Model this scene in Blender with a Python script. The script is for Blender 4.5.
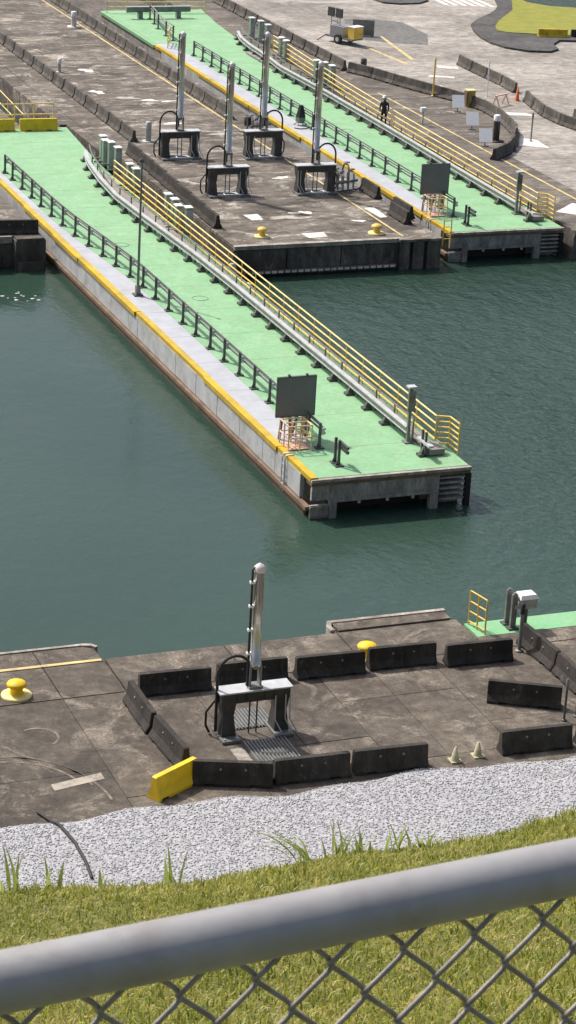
import bpy, bmesh, math, random
import numpy as np
from mathutils import Vector, Matrix
random.seed(7); np.random.seed(7)
for o in list(bpy.data.objects): bpy.data.objects.remove(o)
scn = bpy.context.scene
col = scn.collection
PI = math.pi

# ------------------------------------------------------------------ camera
# x runs along the lock sills (across the bridges), y along the bridges, z=0 is the dock level
CAM = Vector((-30.633, -73.225, 30.0))
pit, rol, yaw = math.radians(21.5), math.radians(3.2), math.atan2(.3768, .9263)
fw = Vector((math.sin(yaw)*math.cos(pit), math.cos(yaw)*math.cos(pit), -math.sin(pit)))
r0 = Vector((math.cos(yaw), -math.sin(yaw), 0)); u0 = r0.cross(fw)
rt = math.cos(rol)*r0 + math.sin(rol)*u0; up = rt.cross(fw)
cd = bpy.data.cameras.new('camera'); cam = bpy.data.objects.new('camera', cd); col.objects.link(cam)
cam.matrix_world = Matrix(((rt.x, up.x, -fw.x, CAM.x), (rt.y, up.y, -fw.y, CAM.y), (rt.z, up.z, -fw.z, CAM.z), (0, 0, 0, 1)))
cd.sensor_fit = 'VERTICAL'; cd.sensor_height = 36; cd.lens = 2400/1024*36
cd.clip_start = .1; cd.clip_end = 3000
cd.dof.use_dof = True; cd.dof.focus_distance = 85; cd.dof.aperture_fstop = 40
scn.camera = cam
# ------------------------------------------------------------------ sky, sun, exposure
SUN_EL, SUN_AZ = math.radians(52), math.atan2(-.50, .86)
w = bpy.data.worlds.new('World'); scn.world = w; w.use_nodes = True
nt = w.node_tree; sky = nt.nodes.new('ShaderNodeTexSky'); sky.sky_type = 'NISHITA'; sky.sun_disc = False
sky.sun_elevation = SUN_EL; sky.sun_rotation = SUN_AZ; sky.air_density = .9; sky.dust_density = 5; sky.ozone_density = .6
nt.links.new(sky.outputs[0], nt.nodes['Background'].inputs[0]); nt.nodes['Background'].inputs[1].default_value = .125
sd = bpy.data.lights.new('sun', 'SUN'); sd.energy = 3.6; sd.angle = math.radians(.6); sd.color = (1, .96, .9)
so = bpy.data.objects.new('sun', sd); col.objects.link(so)
tosun = Vector((math.sin(SUN_AZ)*math.cos(SUN_EL), math.cos(SUN_AZ)*math.cos(SUN_EL), math.sin(SUN_EL)))
so.rotation_euler = tosun.to_track_quat('Z', 'Y').to_euler(); so.location = (0, 40, 60)
scn.view_settings.view_transform = 'Standard'; scn.view_settings.look = 'None'
scn.view_settings.exposure = 0.25; scn.view_settings.gamma = 1

# ------------------------------------------------------------------ materials
def rgb(c): return (c[0], c[1], c[2], 1)
def newmat(name):
    m = bpy.data.materials.new(name); m.use_nodes = True
    t = m.node_tree; return m, t, t.nodes['Principled BSDF']
def N(t, typ, **kw):
    n = t.nodes.new(typ)
    for k, v in kw.items():
        if k.startswith('i_'): n.inputs[k[2:].replace('_', ' ')].default_value = v
        else: setattr(n, k, v)
    return n
def coords(t, scale=(1, 1, 1), world=True, jitter=False):
    if world: src = N(t, 'ShaderNodeNewGeometry').outputs['Position']
    else: src = N(t, 'ShaderNodeTexCoord').outputs['Object']
    if jitter:
        oi = N(t, 'ShaderNodeObjectInfo'); va = N(t, 'ShaderNodeVectorMath', operation='ADD')
        mm = N(t, 'ShaderNodeVectorMath', operation='SCALE'); mm.inputs['Scale'].default_value = .71
        t.links.new(oi.outputs['Location'], mm.inputs[0])
        t.links.new(src, va.inputs[0]); t.links.new(mm.outputs[0], va.inputs[1]); src = va.outputs[0]
    mp = N(t, 'ShaderNodeMapping'); mp.inputs['Scale'].default_value = scale
    t.links.new(src, mp.inputs['Vector']); return mp.outputs[0]
def noise(t, vec, scale, detail=4, rough=.6, dist=0):
    n = N(t, 'ShaderNodeTexNoise'); n.inputs['Scale'].default_value = scale; n.inputs['Detail'].default_value = detail
    n.inputs['Roughness'].default_value = rough; n.inputs['Distortion'].default_value = dist
    t.links.new(vec, n.inputs['Vector']); return n.outputs['Fac']
def ramp(t, fac, stops):
    r = N(t, 'ShaderNodeValToRGB'); e = r.color_ramp.elements
    while len(e) < len(stops): e.new(.5)
    for k, (p, c) in enumerate(stops): e[k].position = p; e[k].color = rgb(c) if len(c) == 3 else c
    t.links.new(fac, r.inputs[0]); return r.outputs[0]
def mix(t, fac, a, b, mode='MIX'):
    m = N(t, 'ShaderNodeMix', data_type='RGBA', blend_type=mode)
    for s, v in ((0, fac), (6, a), (7, b)):
        if isinstance(v, (int, float)): m.inputs[s].default_value = v
        elif isinstance(v, tuple): m.inputs[s].default_value = rgb(v)
        else: t.links.new(v, m.inputs[s])
    return m.outputs[2]
def bump(t, b, h, strength=.3, dist=.02):
    n = N(t, 'ShaderNodeBump'); n.inputs['Strength'].default_value = strength; n.inputs['Distance'].default_value = dist
    t.links.new(h, n.inputs['Height']); t.links.new(n.outputs[0], b.inputs['Normal'])
BW = ((0, 0, 0), (1, 1, 1))
def simple(name, c, rough=.6, metal=0, var=.25, scale=6, dirt=None, dirt_amt=.5, jitter=True):
    m, t, b = newmat(name); v = coords(t, world=False, jitter=jitter)
    n1 = noise(t, v, scale, 5); lo = tuple(x*(1-var) for x in c); hi = tuple(min(1, x*(1+var)) for x in c)
    cc = ramp(t, n1, [(.3, lo), (.7, hi)])
    if dirt:
        n2 = noise(t, v, scale*.6, 6, .7, .5); f = ramp(t, n2, [(.5, (0, 0, 0)), (.68, (dirt_amt,)*3)])
        cc = mix(t, f, cc, dirt)
    t.links.new(cc, b.inputs['Base Color']); b.inputs['Roughness'].default_value = rough; b.inputs['Metallic'].default_value = metal
    bump(t, b, n1, .15, .01); return m
def concrete(name, dark, mid, light, patch=.6, stretch=(1, 1, 1), big=.35, jitter=False, patchpos=.6, tint=.0, stain=.0):
    m, t, b = newmat(name); v = coords(t, stretch, world=not jitter, jitter=jitter)
    n1 = noise(t, v, big, 6, .65, .4); n2 = noise(t, v, 2.6, 8, .72); n3 = noise(t, v, big*2.1, 10, .78, 1.2); n4 = noise(t, v, 14, 6, .7); n5 = noise(t, v, big*1.5+.1, 10, .7, .8)
    base = ramp(t, n1, [(.36, dark), (.62, mid)])
    base = mix(t, .85, base, ramp(t, n2, [(.3, (.40, .39, .38)), (.5, (.95, .93, .9)), (.72, (1.75, 1.7, 1.62))]), 'MULTIPLY')
    f = ramp(t, n3, [(patchpos, (0, 0, 0)), (patchpos+.1, (patch,)*3)])
    f = mix(t, 1., f, ramp(t, n4, [(.36, (.2,)*3), (.58, (1, 1, 1))]), 'MULTIPLY')
    c = mix(t, f, base, light)
    if stain: c = mix(t, ramp(t, n5, [(.5, (0, 0, 0)), (.62, (stain,)*3)]), c, tuple(x*.55 for x in dark))
    c = mix(t, .6, c, ramp(t, n4, [(.3, (.5, .5, .5)), (.5, (1, 1, 1)), (.72, (1.4, 1.4, 1.37))]), 'MULTIPLY')
    if tint:
        oi = N(t, 'ShaderNodeObjectInfo'); c = mix(t, 1., c, ramp(t, oi.outputs['Random'], [(0, (1-tint,)*3), (1, (1+tint, 1+tint*.97, 1+tint*.93))]), 'MULTIPLY')
    t.links.new(c, b.inputs['Base Color']); b.inputs['Roughness'].default_value = .9
    bump(t, b, n4, .5, .025); return m
M = {}
M['dock_near'] = concrete('dock_near', (.072, .06, .049), (.135, .115, .094), (.37, .32, .255), .62, big=.26, tint=.22, patchpos=.52, stain=.6)
M['dock_far'] = concrete('dock_far', (.075, .064, .053), (.175, .152, .128), (.58, .53, .45), .9, (.55, 1, 1), .36, tint=.14, patchpos=.52, stain=.7)
M['road'] = concrete('road', (.20, .185, .168), (.36, .335, .305), (.56, .52, .47), .7, (.6, 1, 1), .16, patchpos=.52, stain=.25)
M['walk'] = concrete('walk', (.08, .07, .06), (.17, .15, .13), (.46, .41, .35), .8, (.45, 1, 1), .4, patchpos=.54, stain=.4)
M['asphalt'] = concrete('asphalt', (.05, .05, .05), (.09, .09, .088), (.2, .19, .18), .4, big=.3)
M['dark_patch'] = concrete('dark_patch', (.12, .12, .118), (.16, .16, .155), (.25, .24, .23), .4, big=.3)
M['wall'] = concrete('wall', (.06, .053, .046), (.15, .13, .112), (.34, .3, .26), .7, (1, 1, .35), .6, patchpos=.55)
M['coping'] = concrete('coping', (.25, .22, .19), (.4, .37, .33), (.6, .56, .5), .7, big=1.)
M['barrier'] = concrete('barrier', (.022, .020, .018), (.05, .044, .039), (.15, .132, .112), .6, (1, 1, .45), 1.1, jitter=True, patchpos=.56)
M['barrier_far'] = concrete('barrier_far', (.05, .045, .041), (.11, .10, .09), (.27, .245, .215), .6, (1, 1, .45), 1.1, jitter=True, patchpos=.55)
M['yellow_barrier'] = simple('yellow_barrier', (.72, .47, .012), .6, dirt=(.06, .045, .03), dirt_amt=.85, scale=2.2, var=.12)
M['yellow_new'] = simple('yellow_new', (.86, .56, .006), .55, dirt=(.3, .2, .05), dirt_amt=.5, scale=2, var=.06)
M['yellow'] = simple('yellow', (.80, .55, .09), .5, dirt=(.4, .24, .1), dirt_amt=.5, scale=3, var=.12)
M['yellow_pale'] = simple('yellow_pale', (.82, .66, .26), .5, dirt=(.5, .3, .12), dirt_amt=.6, scale=3, var=.12)
M['yellow_dull'] = simple('yellow_dull', (.42, .33, .10), .6, dirt=(.2, .16, .08), scale=3)
M['salmon'] = simple('salmon', (.78, .50, .36), .5, var=.1, scale=4)
M['red'] = simple('red', (.5, .12, .06), .6)
M['kerb_yellow'] = simple('kerb_yellow', (.55, .37, .02), .6, dirt=(.22, .17, .06), dirt_amt=.7, scale=.9, var=.2)
M['line_yellow'] = simple('line_yellow', (.62, .48, .2), .7, dirt=(.2, .17, .13), dirt_amt=.9, scale=1.6)
M['line_white'] = simple('line_white', (.74, .71, .66), .7, dirt=(.4, .36, .32), dirt_amt=.8, scale=1.5, var=.08)
M['line_faded'] = simple('line_faded', (.36, .32, .26), .8, dirt=(.14, .12, .1), dirt_amt=.9, scale=3, var=.2)
M['line_faded2'] = simple('line_faded2', (.42, .385, .33), .8, dirt=(.16, .14, .12), dirt_amt=1, scale=3, var=.2)
M['jack_dark'] = simple('jack_dark', (.05, .05, .05), .5, .2, dirt=(.12, .11, .1), scale=3)
M['steel_dark'] = simple('steel_dark', (.10, .105, .102), .5, .3, dirt=(.14, .12, .1), scale=4)
M['steel_mid'] = simple('steel_mid', (.21, .215, .21), .5, .3, dirt=(.12, .1, .08), scale=3)
M['steel_light'] = simple('steel_light', (.52, .53, .54), .45, .2, dirt=(.3, .28, .25), scale=3, var=.12)
M['galv'] = simple('galv', (.33, .325, .325), .45, .15, dirt=(.22, .2, .185), dirt_amt=.6, scale=9, var=.12)
M['wire'] = simple('wire', (.27, .25, .225), .5, .3, dirt=(.13, .11, .095), scale=40)
M['chrome'] = simple('chrome', (.60, .585, .55), .28, .75, var=.08, scale=5, dirt=(.42, .36, .3), dirt_amt=.5)
M['white_paint'] = simple('white_paint', (.78, .78, .77), .5, var=.05)
M['cap'] = simple('cap', (.74, .66, .63), .4, var=.05)
M['board'] = simple('board', (.17, .175, .185), .55, var=.1, scale=1.5)
M['black'] = simple('black', (.015, .015, .016), .6)
M['rubber'] = simple('rubber', (.02, .02, .02), .7)
M['rust'] = simple('rust', (.19, .13, .085), .85, dirt=(.07, .05, .04), scale=1.5, var=.35)
M['walkway'] = simple('walkway', (.26, .235, .23), .7, dirt=(.24, .15, .08), dirt_amt=.8, scale=.8)
M['machine_green'] = simple('machine_green', (.17, .27, .19), .5, dirt=(.3, .3, .27), scale=3)
M['machine_grey'] = simple('machine_grey', (.42, .43, .40), .5, dirt=(.2, .19, .17), scale=3)
M['orange'] = simple('orange', (.75, .16, .04), .6)
M['navy'] = simple('navy', (.02, .022, .03), .85)
M['skin'] = simple('skin', (.22, .12, .08), .6, var=.05)
M['cone'] = simple('cone', (.45, .42, .27), .7, dirt=(.2, .19, .12), scale=8)
# green deck paint, worn and scuffed
def green(name, a, b2, scuff):
    m, t, b = newmat(name); v = coords(t)
    n1 = noise(t, v, .8, 6, .65, .5); n2 = noise(t, v, 5, 8, .75); n3 = noise(t, v, 1.7, 8, .75, 2)
    c = ramp(t, n1, [(.3, a), (.7, b2)])
    c = mix(t, ramp(t, n3, [(.47, (0, 0, 0)), (.60, (.6,)*3)]), c, scuff)
    c = mix(t, .6, c, ramp(t, n2, [(.25, (.72, .74, .72)), (.6, (1.04, 1.03, 1.03))]), 'MULTIPLY')
    t.links.new(c, b.inputs['Base Color']); b.inputs['Roughness'].default_value = .7; bump(t, b, n2, .2, .01); return m
M['green'] = green('green', (.19, .41, .205), (.27, .50, .285), (.235, .33, .185))
M['green_bright'] = green('green_bright', (.17, .44, .20), (.22, .48, .25), (.28, .42, .27))
M['deck_grey'] = simple('deck_grey', (.40, .42, .455), .7, var=.10, scale=1.1, dirt=(.27, .28, .30), dirt_amt=.45, jitter=False)
M['side'] = simple('side', (.47, .48, .48), .7, var=.14, scale=1.6, dirt=(.25, .23, .2), dirt_amt=.6, jitter=False)
M['end_steel'] = concrete('end_steel', (.24, .225, .21), (.34, .32, .30), (.42, .36, .28), .6, (1, 1, .4), .9)
# water
m, t, b = newmat('water'); v = coords(t, (1, .75, 1))
na = noise(t, v, 1.3, 2, .5, .3); nb = noise(t, v, 4.5, 4, .6, .6); nc = noise(t, coords(t), .05, 2); nd = noise(t, coords(t), .25, 3)
sep = N(t, 'ShaderNodeSeparateXYZ'); t.links.new(N(t, 'ShaderNodeNewGeometry').outputs['Position'], sep.inputs[0])
c = ramp(t, nc, [(.35, (.024, .052, .038)), (.65, (.033, .064, .048))])
t.links.new(c, b.inputs['Base Color']); b.inputs['Roughness'].default_value = .03; b.inputs['IOR'].default_value = 1.33
mr = N(t, 'ShaderNodeMapRange'); mr.inputs[1].default_value = -4; mr.inputs[2].default_value = 14; mr.inputs[3].default_value = .085; mr.inputs[4].default_value = 1.
t.links.new(sep.outputs[0], mr.inputs[0])
ad = N(t, 'ShaderNodeMath', operation='MULTIPLY_ADD'); t.links.new(nb, ad.inputs[0]); ad.inputs[1].default_value = .5; t.links.new(na, ad.inputs[2])
ml = N(t, 'ShaderNodeMath', operation='MULTIPLY'); t.links.new(ad.outputs[0], ml.inputs[0]); t.links.new(mr.outputs[0], ml.inputs[1])
bn = N(t, 'ShaderNodeBump'); bn.inputs['Strength'].default_value = .8; bn.inputs['Distance'].default_value = .22
t.links.new(ml.outputs[0], bn.inputs['Height']); t.links.new(bn.outputs[0], b.inputs['Normal']); M['water'] = m
# gravel
m, t, b = newmat('gravel'); v = coords(t); vo = N(t, 'ShaderNodeTexVoronoi'); vo.inputs['Scale'].default_value = 11; t.links.new(v, vo.inputs['Vector'])
c = mix(t, .5, ramp(t, noise(t, v, 12, 4), [(.3, (.35, .35, .362)), (.65, (.46, .46, .476))]), ramp(t, vo.outputs['Color'], [(.1, (.45,)*3), (.7, (.9, .9, .93))]), 'MULTIPLY')
t.links.new(c, b.inputs['Base Color']); b.inputs['Roughness'].default_value = .95; bump(t, b, vo.outputs['Distance'], .6, .05); M['gravel'] = m
m, t, b = newmat('stone'); oi = N(t, 'ShaderNodeAttribute', attribute_name='tint')
c = ramp(t, oi.outputs['Fac'], [(0, (.27, .27, .275)), (.12, (.38, .38, .392)), (.8, (.44, .44, .457)), (1, (.48, .48, .495))])
t.links.new(c, b.inputs['Base Color']); b.inputs['Roughness'].default_value = .95; M['stone'] = m
# soil and turf under the blades
m, t, b = newmat('soil'); v = coords(t)
c = ramp(t, noise(t, v, 5, 8, .7), [(.3, (.05, .055, .015)), (.5, (.10, .105, .025)), (.7, (.16, .145, .045))])
t.links.new(c, b.inputs['Base Color']); b.inputs['Roughness'].default_value = 1; M['soil'] = m
def leafmat(name, stops, trans=.45):
    m, t, b = newmat(name); a = N(t, 'ShaderNodeAttribute', attribute_name='tint')
    v = coords(t); pn = noise(t, v, 2.2, 4, .6); s = N(t, 'ShaderNodeMath', operation='MULTIPLY_ADD'); t.links.new(pn, s.inputs[0]); s.inputs[1].default_value = .9; s.inputs[2].default_value = -.45
    s2 = N(t, 'ShaderNodeMath', operation='ADD'); t.links.new(s.outputs[0], s2.inputs[0]); t.links.new(a.outputs['Fac'], s2.inputs[1])
    c = ramp(t, s2.outputs[0], stops); t.links.new(c, b.inputs['Base Color']); b.inputs['Roughness'].default_value = .55
    tr = N(t, 'ShaderNodeBsdfTranslucent'); t.links.new(c, tr.inputs[0]); mx = N(t, 'ShaderNodeMixShader'); mx.inputs[0].default_value = trans
    t.links.new(b.outputs[0], mx.inputs[1]); t.links.new(tr.outputs[0], mx.inputs[2]); t.links.new(mx.outputs[0], t.nodes['Material Output'].inputs[0]); return m
M['grass'] = leafmat('grass', [(.0, (.14, .19, .02)), (.35, (.29, .32, .045)), (.65, (.46, .43, .09)), (.9, (.58, .49, .19)), (1, (.62, .52, .28))])
M['weed'] = leafmat('weed', [(0, (.26, .33, .06)), (1, (.48, .52, .18))], .55)
m, t, b = newmat('lawn'); v = coords(t)
c = ramp(t, noise(t, v, 1.2, 8, .75), [(.3, (.17, .19, .03)), (.7, (.30, .29, .05))]); t.links.new(c, b.inputs['Base Color']); b.inputs['Roughness'].default_value = 1; bump(t, b, noise(t, v, 9, 5), .6, .05); M['lawn'] = m

# ------------------------------------------------------------------ mesh builder
class MB:
    def __init__(s): s.v = []; s.f = []; s.sm = []
    def add(s, vs, fs, smooth=False):
        k = len(s.v); s.v += [tuple(p) for p in vs]; s.f += [tuple(i+k for i in f) for f in fs]; s.sm += [smooth]*len(fs); return s
    def box(s, x0, x1, y0, y1, z0, z1):
        return s.add([(x0, y0, z0), (x1, y0, z0), (x1, y1, z0), (x0, y1, z0), (x0, y0, z1), (x1, y0, z1), (x1, y1, z1), (x0, y1, z1)],
              [(0, 3, 2, 1), (4, 5, 6, 7), (0, 1, 5, 4), (1, 2, 6, 5), (2, 3, 7, 6), (3, 0, 4, 7)])
    def frustum(s, b, tp, z0, z1):      # b,tp = (x0,x1,y0,y1) at bottom / top
        x0, x1, y0, y1 = b; X0, X1, Y0, Y1 = tp
        return s.add([(x0, y0, z0), (x1, y0, z0), (x1, y1, z0), (x0, y1, z0), (X0, Y0, z1), (X1, Y0, z1), (X1, Y1, z1), (X0, Y1, z1)],
              [(0, 3, 2, 1), (4, 5, 6, 7), (0, 1, 5, 4), (1, 2, 6, 5), (2, 3, 7, 6), (3, 0, 4, 7)])
    def bar(s, p, q, wd, ht):           # rectangular bar from p to q
        p = Vector(p); q = Vector(q); d = (q-p).normalized(); a = Vector((0, 0, 1)) if abs(d.z) < .95 else Vector((0, 1, 0))
        l = a.cross(d).normalized(); u = d.cross(l)
        pts = [e+l*(wd/2*i)+u*(ht/2*j) for e in (p, q) for i, j in ((-1, -1), (1, -1), (1, 1), (-1, 1))]
        return s.add(pts, [(0, 1, 2, 3), (7, 6, 5, 4), (0, 4, 5, 1), (1, 5, 6, 2), (2, 6, 7, 3), (3, 7, 4, 0)])
    def tube(s, pts, r, n=8, caps=True):
        pts = [Vector(p) for p in pts]; m = len(pts); rs = r if isinstance(r, (list, tuple)) else [r]*m
        vs = []; prev = None
        for i, p in enumerate(pts):
            d = (pts[min(i+1, m-1)]-pts[max(i-1, 0)]).normalized()
            a = prev if prev is not None and abs(prev.dot(d)) < .95 else (Vector((0, 0, 1)) if abs(d.z) < .9 else Vector((1, 0, 0)))
            l = (a-d*a.dot(d)).normalized(); prev = l; u = d.cross(l)
            vs += [p+(l*math.cos(2*PI*k/n)+u*math.sin(2*PI*k/n))*rs[i] for k in range(n)]
        fs = [(i*n+k, i*n+(k+1) % n, (i+1)*n+(k+1) % n, (i+1)*n+k) for i in range(m-1) for k in range(n)]
        s.add(vs, fs, True)
        if caps: s.add(vs[:n], [tuple(range(n))[::-1]]); s.add(vs[-n:], [tuple(range(n))])
        return s
    def lathe(s, prof, n=16, c=(0, 0, 0), smooth=True):
        vs = [(c[0]+r*math.cos(2*PI*k/n), c[1]+r*math.sin(2*PI*k/n), c[2]+z) for r, z in prof for k in range(n)]
        fs = [(i*n+k, i*n+(k+1) % n, (i+1)*n+(k+1) % n, (i+1)*n+k) for i in range(len(prof)-1) for k in range(n)]
        s.add(vs, fs, smooth); s.add(vs[-n:], [tuple(range(n))]); return s
    def poly(s, pts, z0, z1):           # extruded plan outline
        n = len(pts); a = sum(pts[i][0]*pts[(i+1) % n][1]-pts[(i+1) % n][0]*pts[i][1] for i in range(n))
        if a < 0: pts = pts[::-1]
        return s.add([(x, y, z0) for x, y in pts]+[(x, y, z1) for x, y in pts],
              [tuple(range(n))[::-1], tuple(range(n, 2*n))]+[(i, (i+1) % n, n+(i+1) % n, n+i) for i in range(n)])
    def sheet(s, pts, z):
        n = len(pts); a = sum(pts[i][0]*pts[(i+1) % n][1]-pts[(i+1) % n][0]*pts[i][1] for i in range(n))
        if a < 0: pts = pts[::-1]
        return s.add([(x, y, z) for x, y in pts], [tuple(range(n))])
    def mesh(s, name, mat):
        me = bpy.data.meshes.new(name); me.from_pydata(s.v, [], s.f); me.materials.append(M[mat])
        me.polygons.foreach_set('use_smooth', s.sm); me.update(); return me
    def build(s, name, mat, parent=None, loc=(0, 0, 0), rz=0):
        return link(name, s.mesh(name, mat), parent, loc, rz)
def link(name, me, parent=None, loc=(0, 0, 0), rz=0):
    o = bpy.data.objects.new(name, me); col.objects.link(o); o.parent = parent; o.location = loc; o.rotation_euler = (0, 0, rz); return o
def tag(o, label, cat, group=None):
    o['label'] = label; o['category'] = cat
    if group: o['group'] = group
    return o
def thing(name, label, cat, loc=(0, 0, 0), rz=0, group=None): return tag(link(name, None, None, loc, rz), label, cat, group)
def struct(o): o['kind'] = 'structure'; return o
def stuff(o): o['kind'] = 'stuff'; return o
def copy_tree(o, parent=None):
    c = o.copy(); col.objects.link(c); c.parent = parent
    for ch in list(o.children): copy_tree(ch, c)
    return c
ORD = ['nearest', 'second', 'third', 'fourth', 'fifth', 'sixth', 'seventh', 'eighth', 'ninth', 'tenth', 'eleventh', 'twelfth', 'thirteenth', 'fourteenth', 'fifteenth', 'sixteenth', 'seventeenth', 'eighteenth', 'nineteenth', 'twentieth']
WZ = -1.5

# ================================================================== SETTING
struct(MB().sheet([(-300, -200), (300, -200), (300, 400), (-300, 400)], WZ).build('water', 'water'))

def slabs(parent, xs, ys, mat, gap=.02, th=.14, wob=.012, clip=None, ydrop=0.):
    for i in range(len(xs)-1):
        yl = [ys[0]]+[y for y in ys[1:-1] if random.random() > ydrop]+[ys[-1]]
        for j in range(len(yl)-1):
            x0, x1, y0, y1 = xs[i]+gap/2, xs[i+1]-gap/2, yl[j]+gap/2, yl[j+1]-gap/2
            dz = random.uniform(-wob, wob*.2)
            MB().box(x0, x1, y0, y1, -th, dz).build('slab', mat, parent)
# ---- near dock (foreground quay); its edge steps out twice towards the water
nd_out = [(-60, -27), (-60, -11.35), (-11.75, -11.35), (-11.45, -11.55), (-11.35, -12.3), (-4.15, -12.3), (-4.0, -11.75), (-.2, -11.75), (-.05, -12.6), (60, -12.6), (60, -27)]
near_dock = struct(MB().poly([(x, y-.02 if y > -20 else y) for x, y in nd_out], -4, -.10).build('near_dock', 'wall'))
xs = [-32, -28.3, -24.5, -20.8, -17.05, -13.3, -9.6, -7.7, -5.75, -4.06, -2.1, -.2, 1.7, 5.4, 9.2, 13, 17]
slabs(near_dock, xs, [-26, -23, -20.6, -19.0, -16.8, -14.6], 'dock_near', ydrop=.45)
for a, b_ in zip([-32, -24, -19, -13.3], [-24, -19, -13.3, -11.45]):
    MB().box(a+.02, b_-.02, -14.56, -12.5, -.14, 0).build('slab', 'dock_near', near_dock)
    if b_ < -12: MB().box(a+.02, b_-.02, -12.46, -11.37, -.14, -.004).build('slab', 'dock_near', near_dock)
MB().poly([(-13.28, -12.46), (-13.28, -11.37), (-11.8, -11.37), (-11.5, -11.58), (-11.47, -12.46)], -.14, -.004).build('slab', 'dock_near', near_dock)
for a, b_ in zip([-11.4, -7.7, -4.06], [-7.7, -4.06, -.05]):
    MB().box(a+.02, b_-.02, -14.56, -12.33, -.14, -.006).build('slab', 'dock_near', near_dock)
MB().box(-3.98, -.24, -12.30, -11.78, -.14, .05).build('slab', 'dock_near', near_dock)
for a, b_ in zip([-.05, 1.7, 5.4, 9.2], [1.7, 5.4, 9.2, 17]):
    MB().box(a+.02, b_-.02, -14.56, -13.72, -.14, -.004).build('slab', 'dock_near', near_dock)
# coping stone edges, paler
MB().box(-32, -11.81, -11.34, -11.22, -.3, .03).build('coping', 'coping', near_dock)
MB().poly([(-11.8, -11.34), (-11.8, -11.2), (-11.5, -11.27), (-11.34, -11.48), (-11.43, -11.56), (-11.54, -11.42)], -.3, .028).build('coping', 'coping', near_dock)
MB().box(-4.1, -.18, -11.77, -11.62, -.3, .08).build('coping', 'coping', near_dock)
MB().poly([(-4.25, -12.3), (-4.25, -11.95), (-4.1, -11.62), (-3.99, -11.77), (-4.1, -12.0), (-4.1, -12.3)], -.3, .082).build('coping', 'coping', near_dock)
# painted lines / marks on the near dock
MB().sheet([(-32, -12.44), (-11.5, -12.44), (-11.5, -12.3), (-32, -12.3)], .006).build('painted_line', 'line_yellow', near_dock)
MB().sheet([(-15.0, -19.75), (-13.55, -19.45), (-13.55, -19.1), (-15.0, -19.4)], .006).build('painted_mark', 'line_faded', near_dock)
m, t, b = newmat('tyre_track'); v = coords(t)
c = ramp(t, noise(t, v, 3, 6, .7), [(.35, (.10, .08, .065)), (.65, (.27, .22, .18))]); t.links.new(c, b.inputs['Base Color']); b.inputs['Roughness'].default_value = .95; M['tyre_track'] = m
for rad, a0, a1, cx, cy in ((2.1, 10, 100, -16.3, -19.9), (2.35, 5, 100, -16.3, -19.9), (3.3, 0, 80, -17.0, -20.6), (.55, -60, 120, -14.6, -16.7)):
    n = 26; pts = []
    for k in range(n): a = math.radians(a0+(a1-a0)*k/(n-1)); pts.append((math.cos(a), math.sin(a)))
    hw = .035
    mb = MB(); mb.add([(cx+(rad+s)*c_, cy+(rad+s)*s_, .005) for c_, s_ in pts for s in (-hw, hw)], [(2*i, 2*i+1, 2*i+3, 2*i+2) for i in range(n-1)]); mb.build('tyre_mark', 'tyre_track', near_dock)
# green landing ledge at the right end of the near dock
ledge = struct(MB().box(.06, 40, -13.66, -12.66, -.3, -.02).build('landing_ledge', 'green_bright'))

# ---- gravel strip with a low uneven mound
def gz(x, y):
    e = max(0, min(1, (-21.12+.22*max(0, min(1, (-12.5-x)/2))+.18*math.sin(x*.9)+.1*math.sin(x*2.3+1)-y)/.5))
    h = .085+.03*math.sin(x*.55)+.10*math.exp(-((x+5.4)/1.6)**2)*min(1, max(0, (-21.4-y)))
    return -.12+e*(.12+h)
nx, ny = 150, 30
vs = [(-34+i*.36, -27.5+j*.23, gz(-34+i*.36, -27.5+j*.23)) for j in range(ny) for i in range(nx)]
fs = [(j*nx+i, j*nx+i+1, (j+1)*nx+i+1, (j+1)*nx+i) for j in range(ny-1) for i in range(nx-1)]
struct(MB().add(vs, fs, True).build('gravel_strip', 'gravel'))
# loose stones
phi = (1+5**.5)/2
ico = np.array([(-1, phi, 0), (1, phi, 0), (-1, -phi, 0), (1, -phi, 0), (0, -1, phi), (0, 1, phi), (0, -1, -phi), (0, 1, -phi), (phi, 0, -1), (phi, 0, 1), (-phi, 0, -1), (-phi, 0, 1)])/1.9
icf = np.array([(0, 11, 5), (0, 5, 1), (0, 1, 7), (0, 7, 10), (0, 10, 11), (1, 5, 9), (5, 11, 4), (11, 10, 2), (10, 7, 6), (7, 1, 8), (3, 9, 4), (3, 4, 2), (3, 2, 6), (3, 6, 8), (3, 8, 9), (4, 9, 5), (2, 4, 11), (6, 2, 10), (8, 6, 7), (9, 8, 1)])
nS = 20000; px_ = np.random.uniform(-21, 5, nS); py_ = np.random.uniform(-25.5, -20.95, nS)
keep = np.array([gz(x, y) > .0 for x, y in zip(px_, py_)]); px_, py_ = px_[keep], py_[keep]; nS = len(px_)
sz = np.random.uniform(.012, .033, nS)[:, None]*np.random.uniform(.6, 1.3, (nS, 3)); sz[:, 2] *= .5
an = np.random.uniform(0, 6.28, nS); V = ico[None]*sz[:, None, :]*np.random.uniform(.8, 1.2, (nS, 12, 1))
Vx = V[..., 0]*np.cos(an)[:, None]-V[..., 1]*np.sin(an)[:, None]; Vy = V[..., 0]*np.sin(an)[:, None]+V[..., 1]*np.cos(an)[:, None]
gzv = np.array([gz(x, y) for x, y in zip(px_, py_)])
V = np.stack([Vx+px_[:, None], Vy+py_[:, None], V[..., 2]+gzv[:, None]+.012], -1).reshape(-1, 3)
Fc = (icf[None]+(np.arange(nS)*12)[:, None, None]).reshape(-1, 3)
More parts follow.
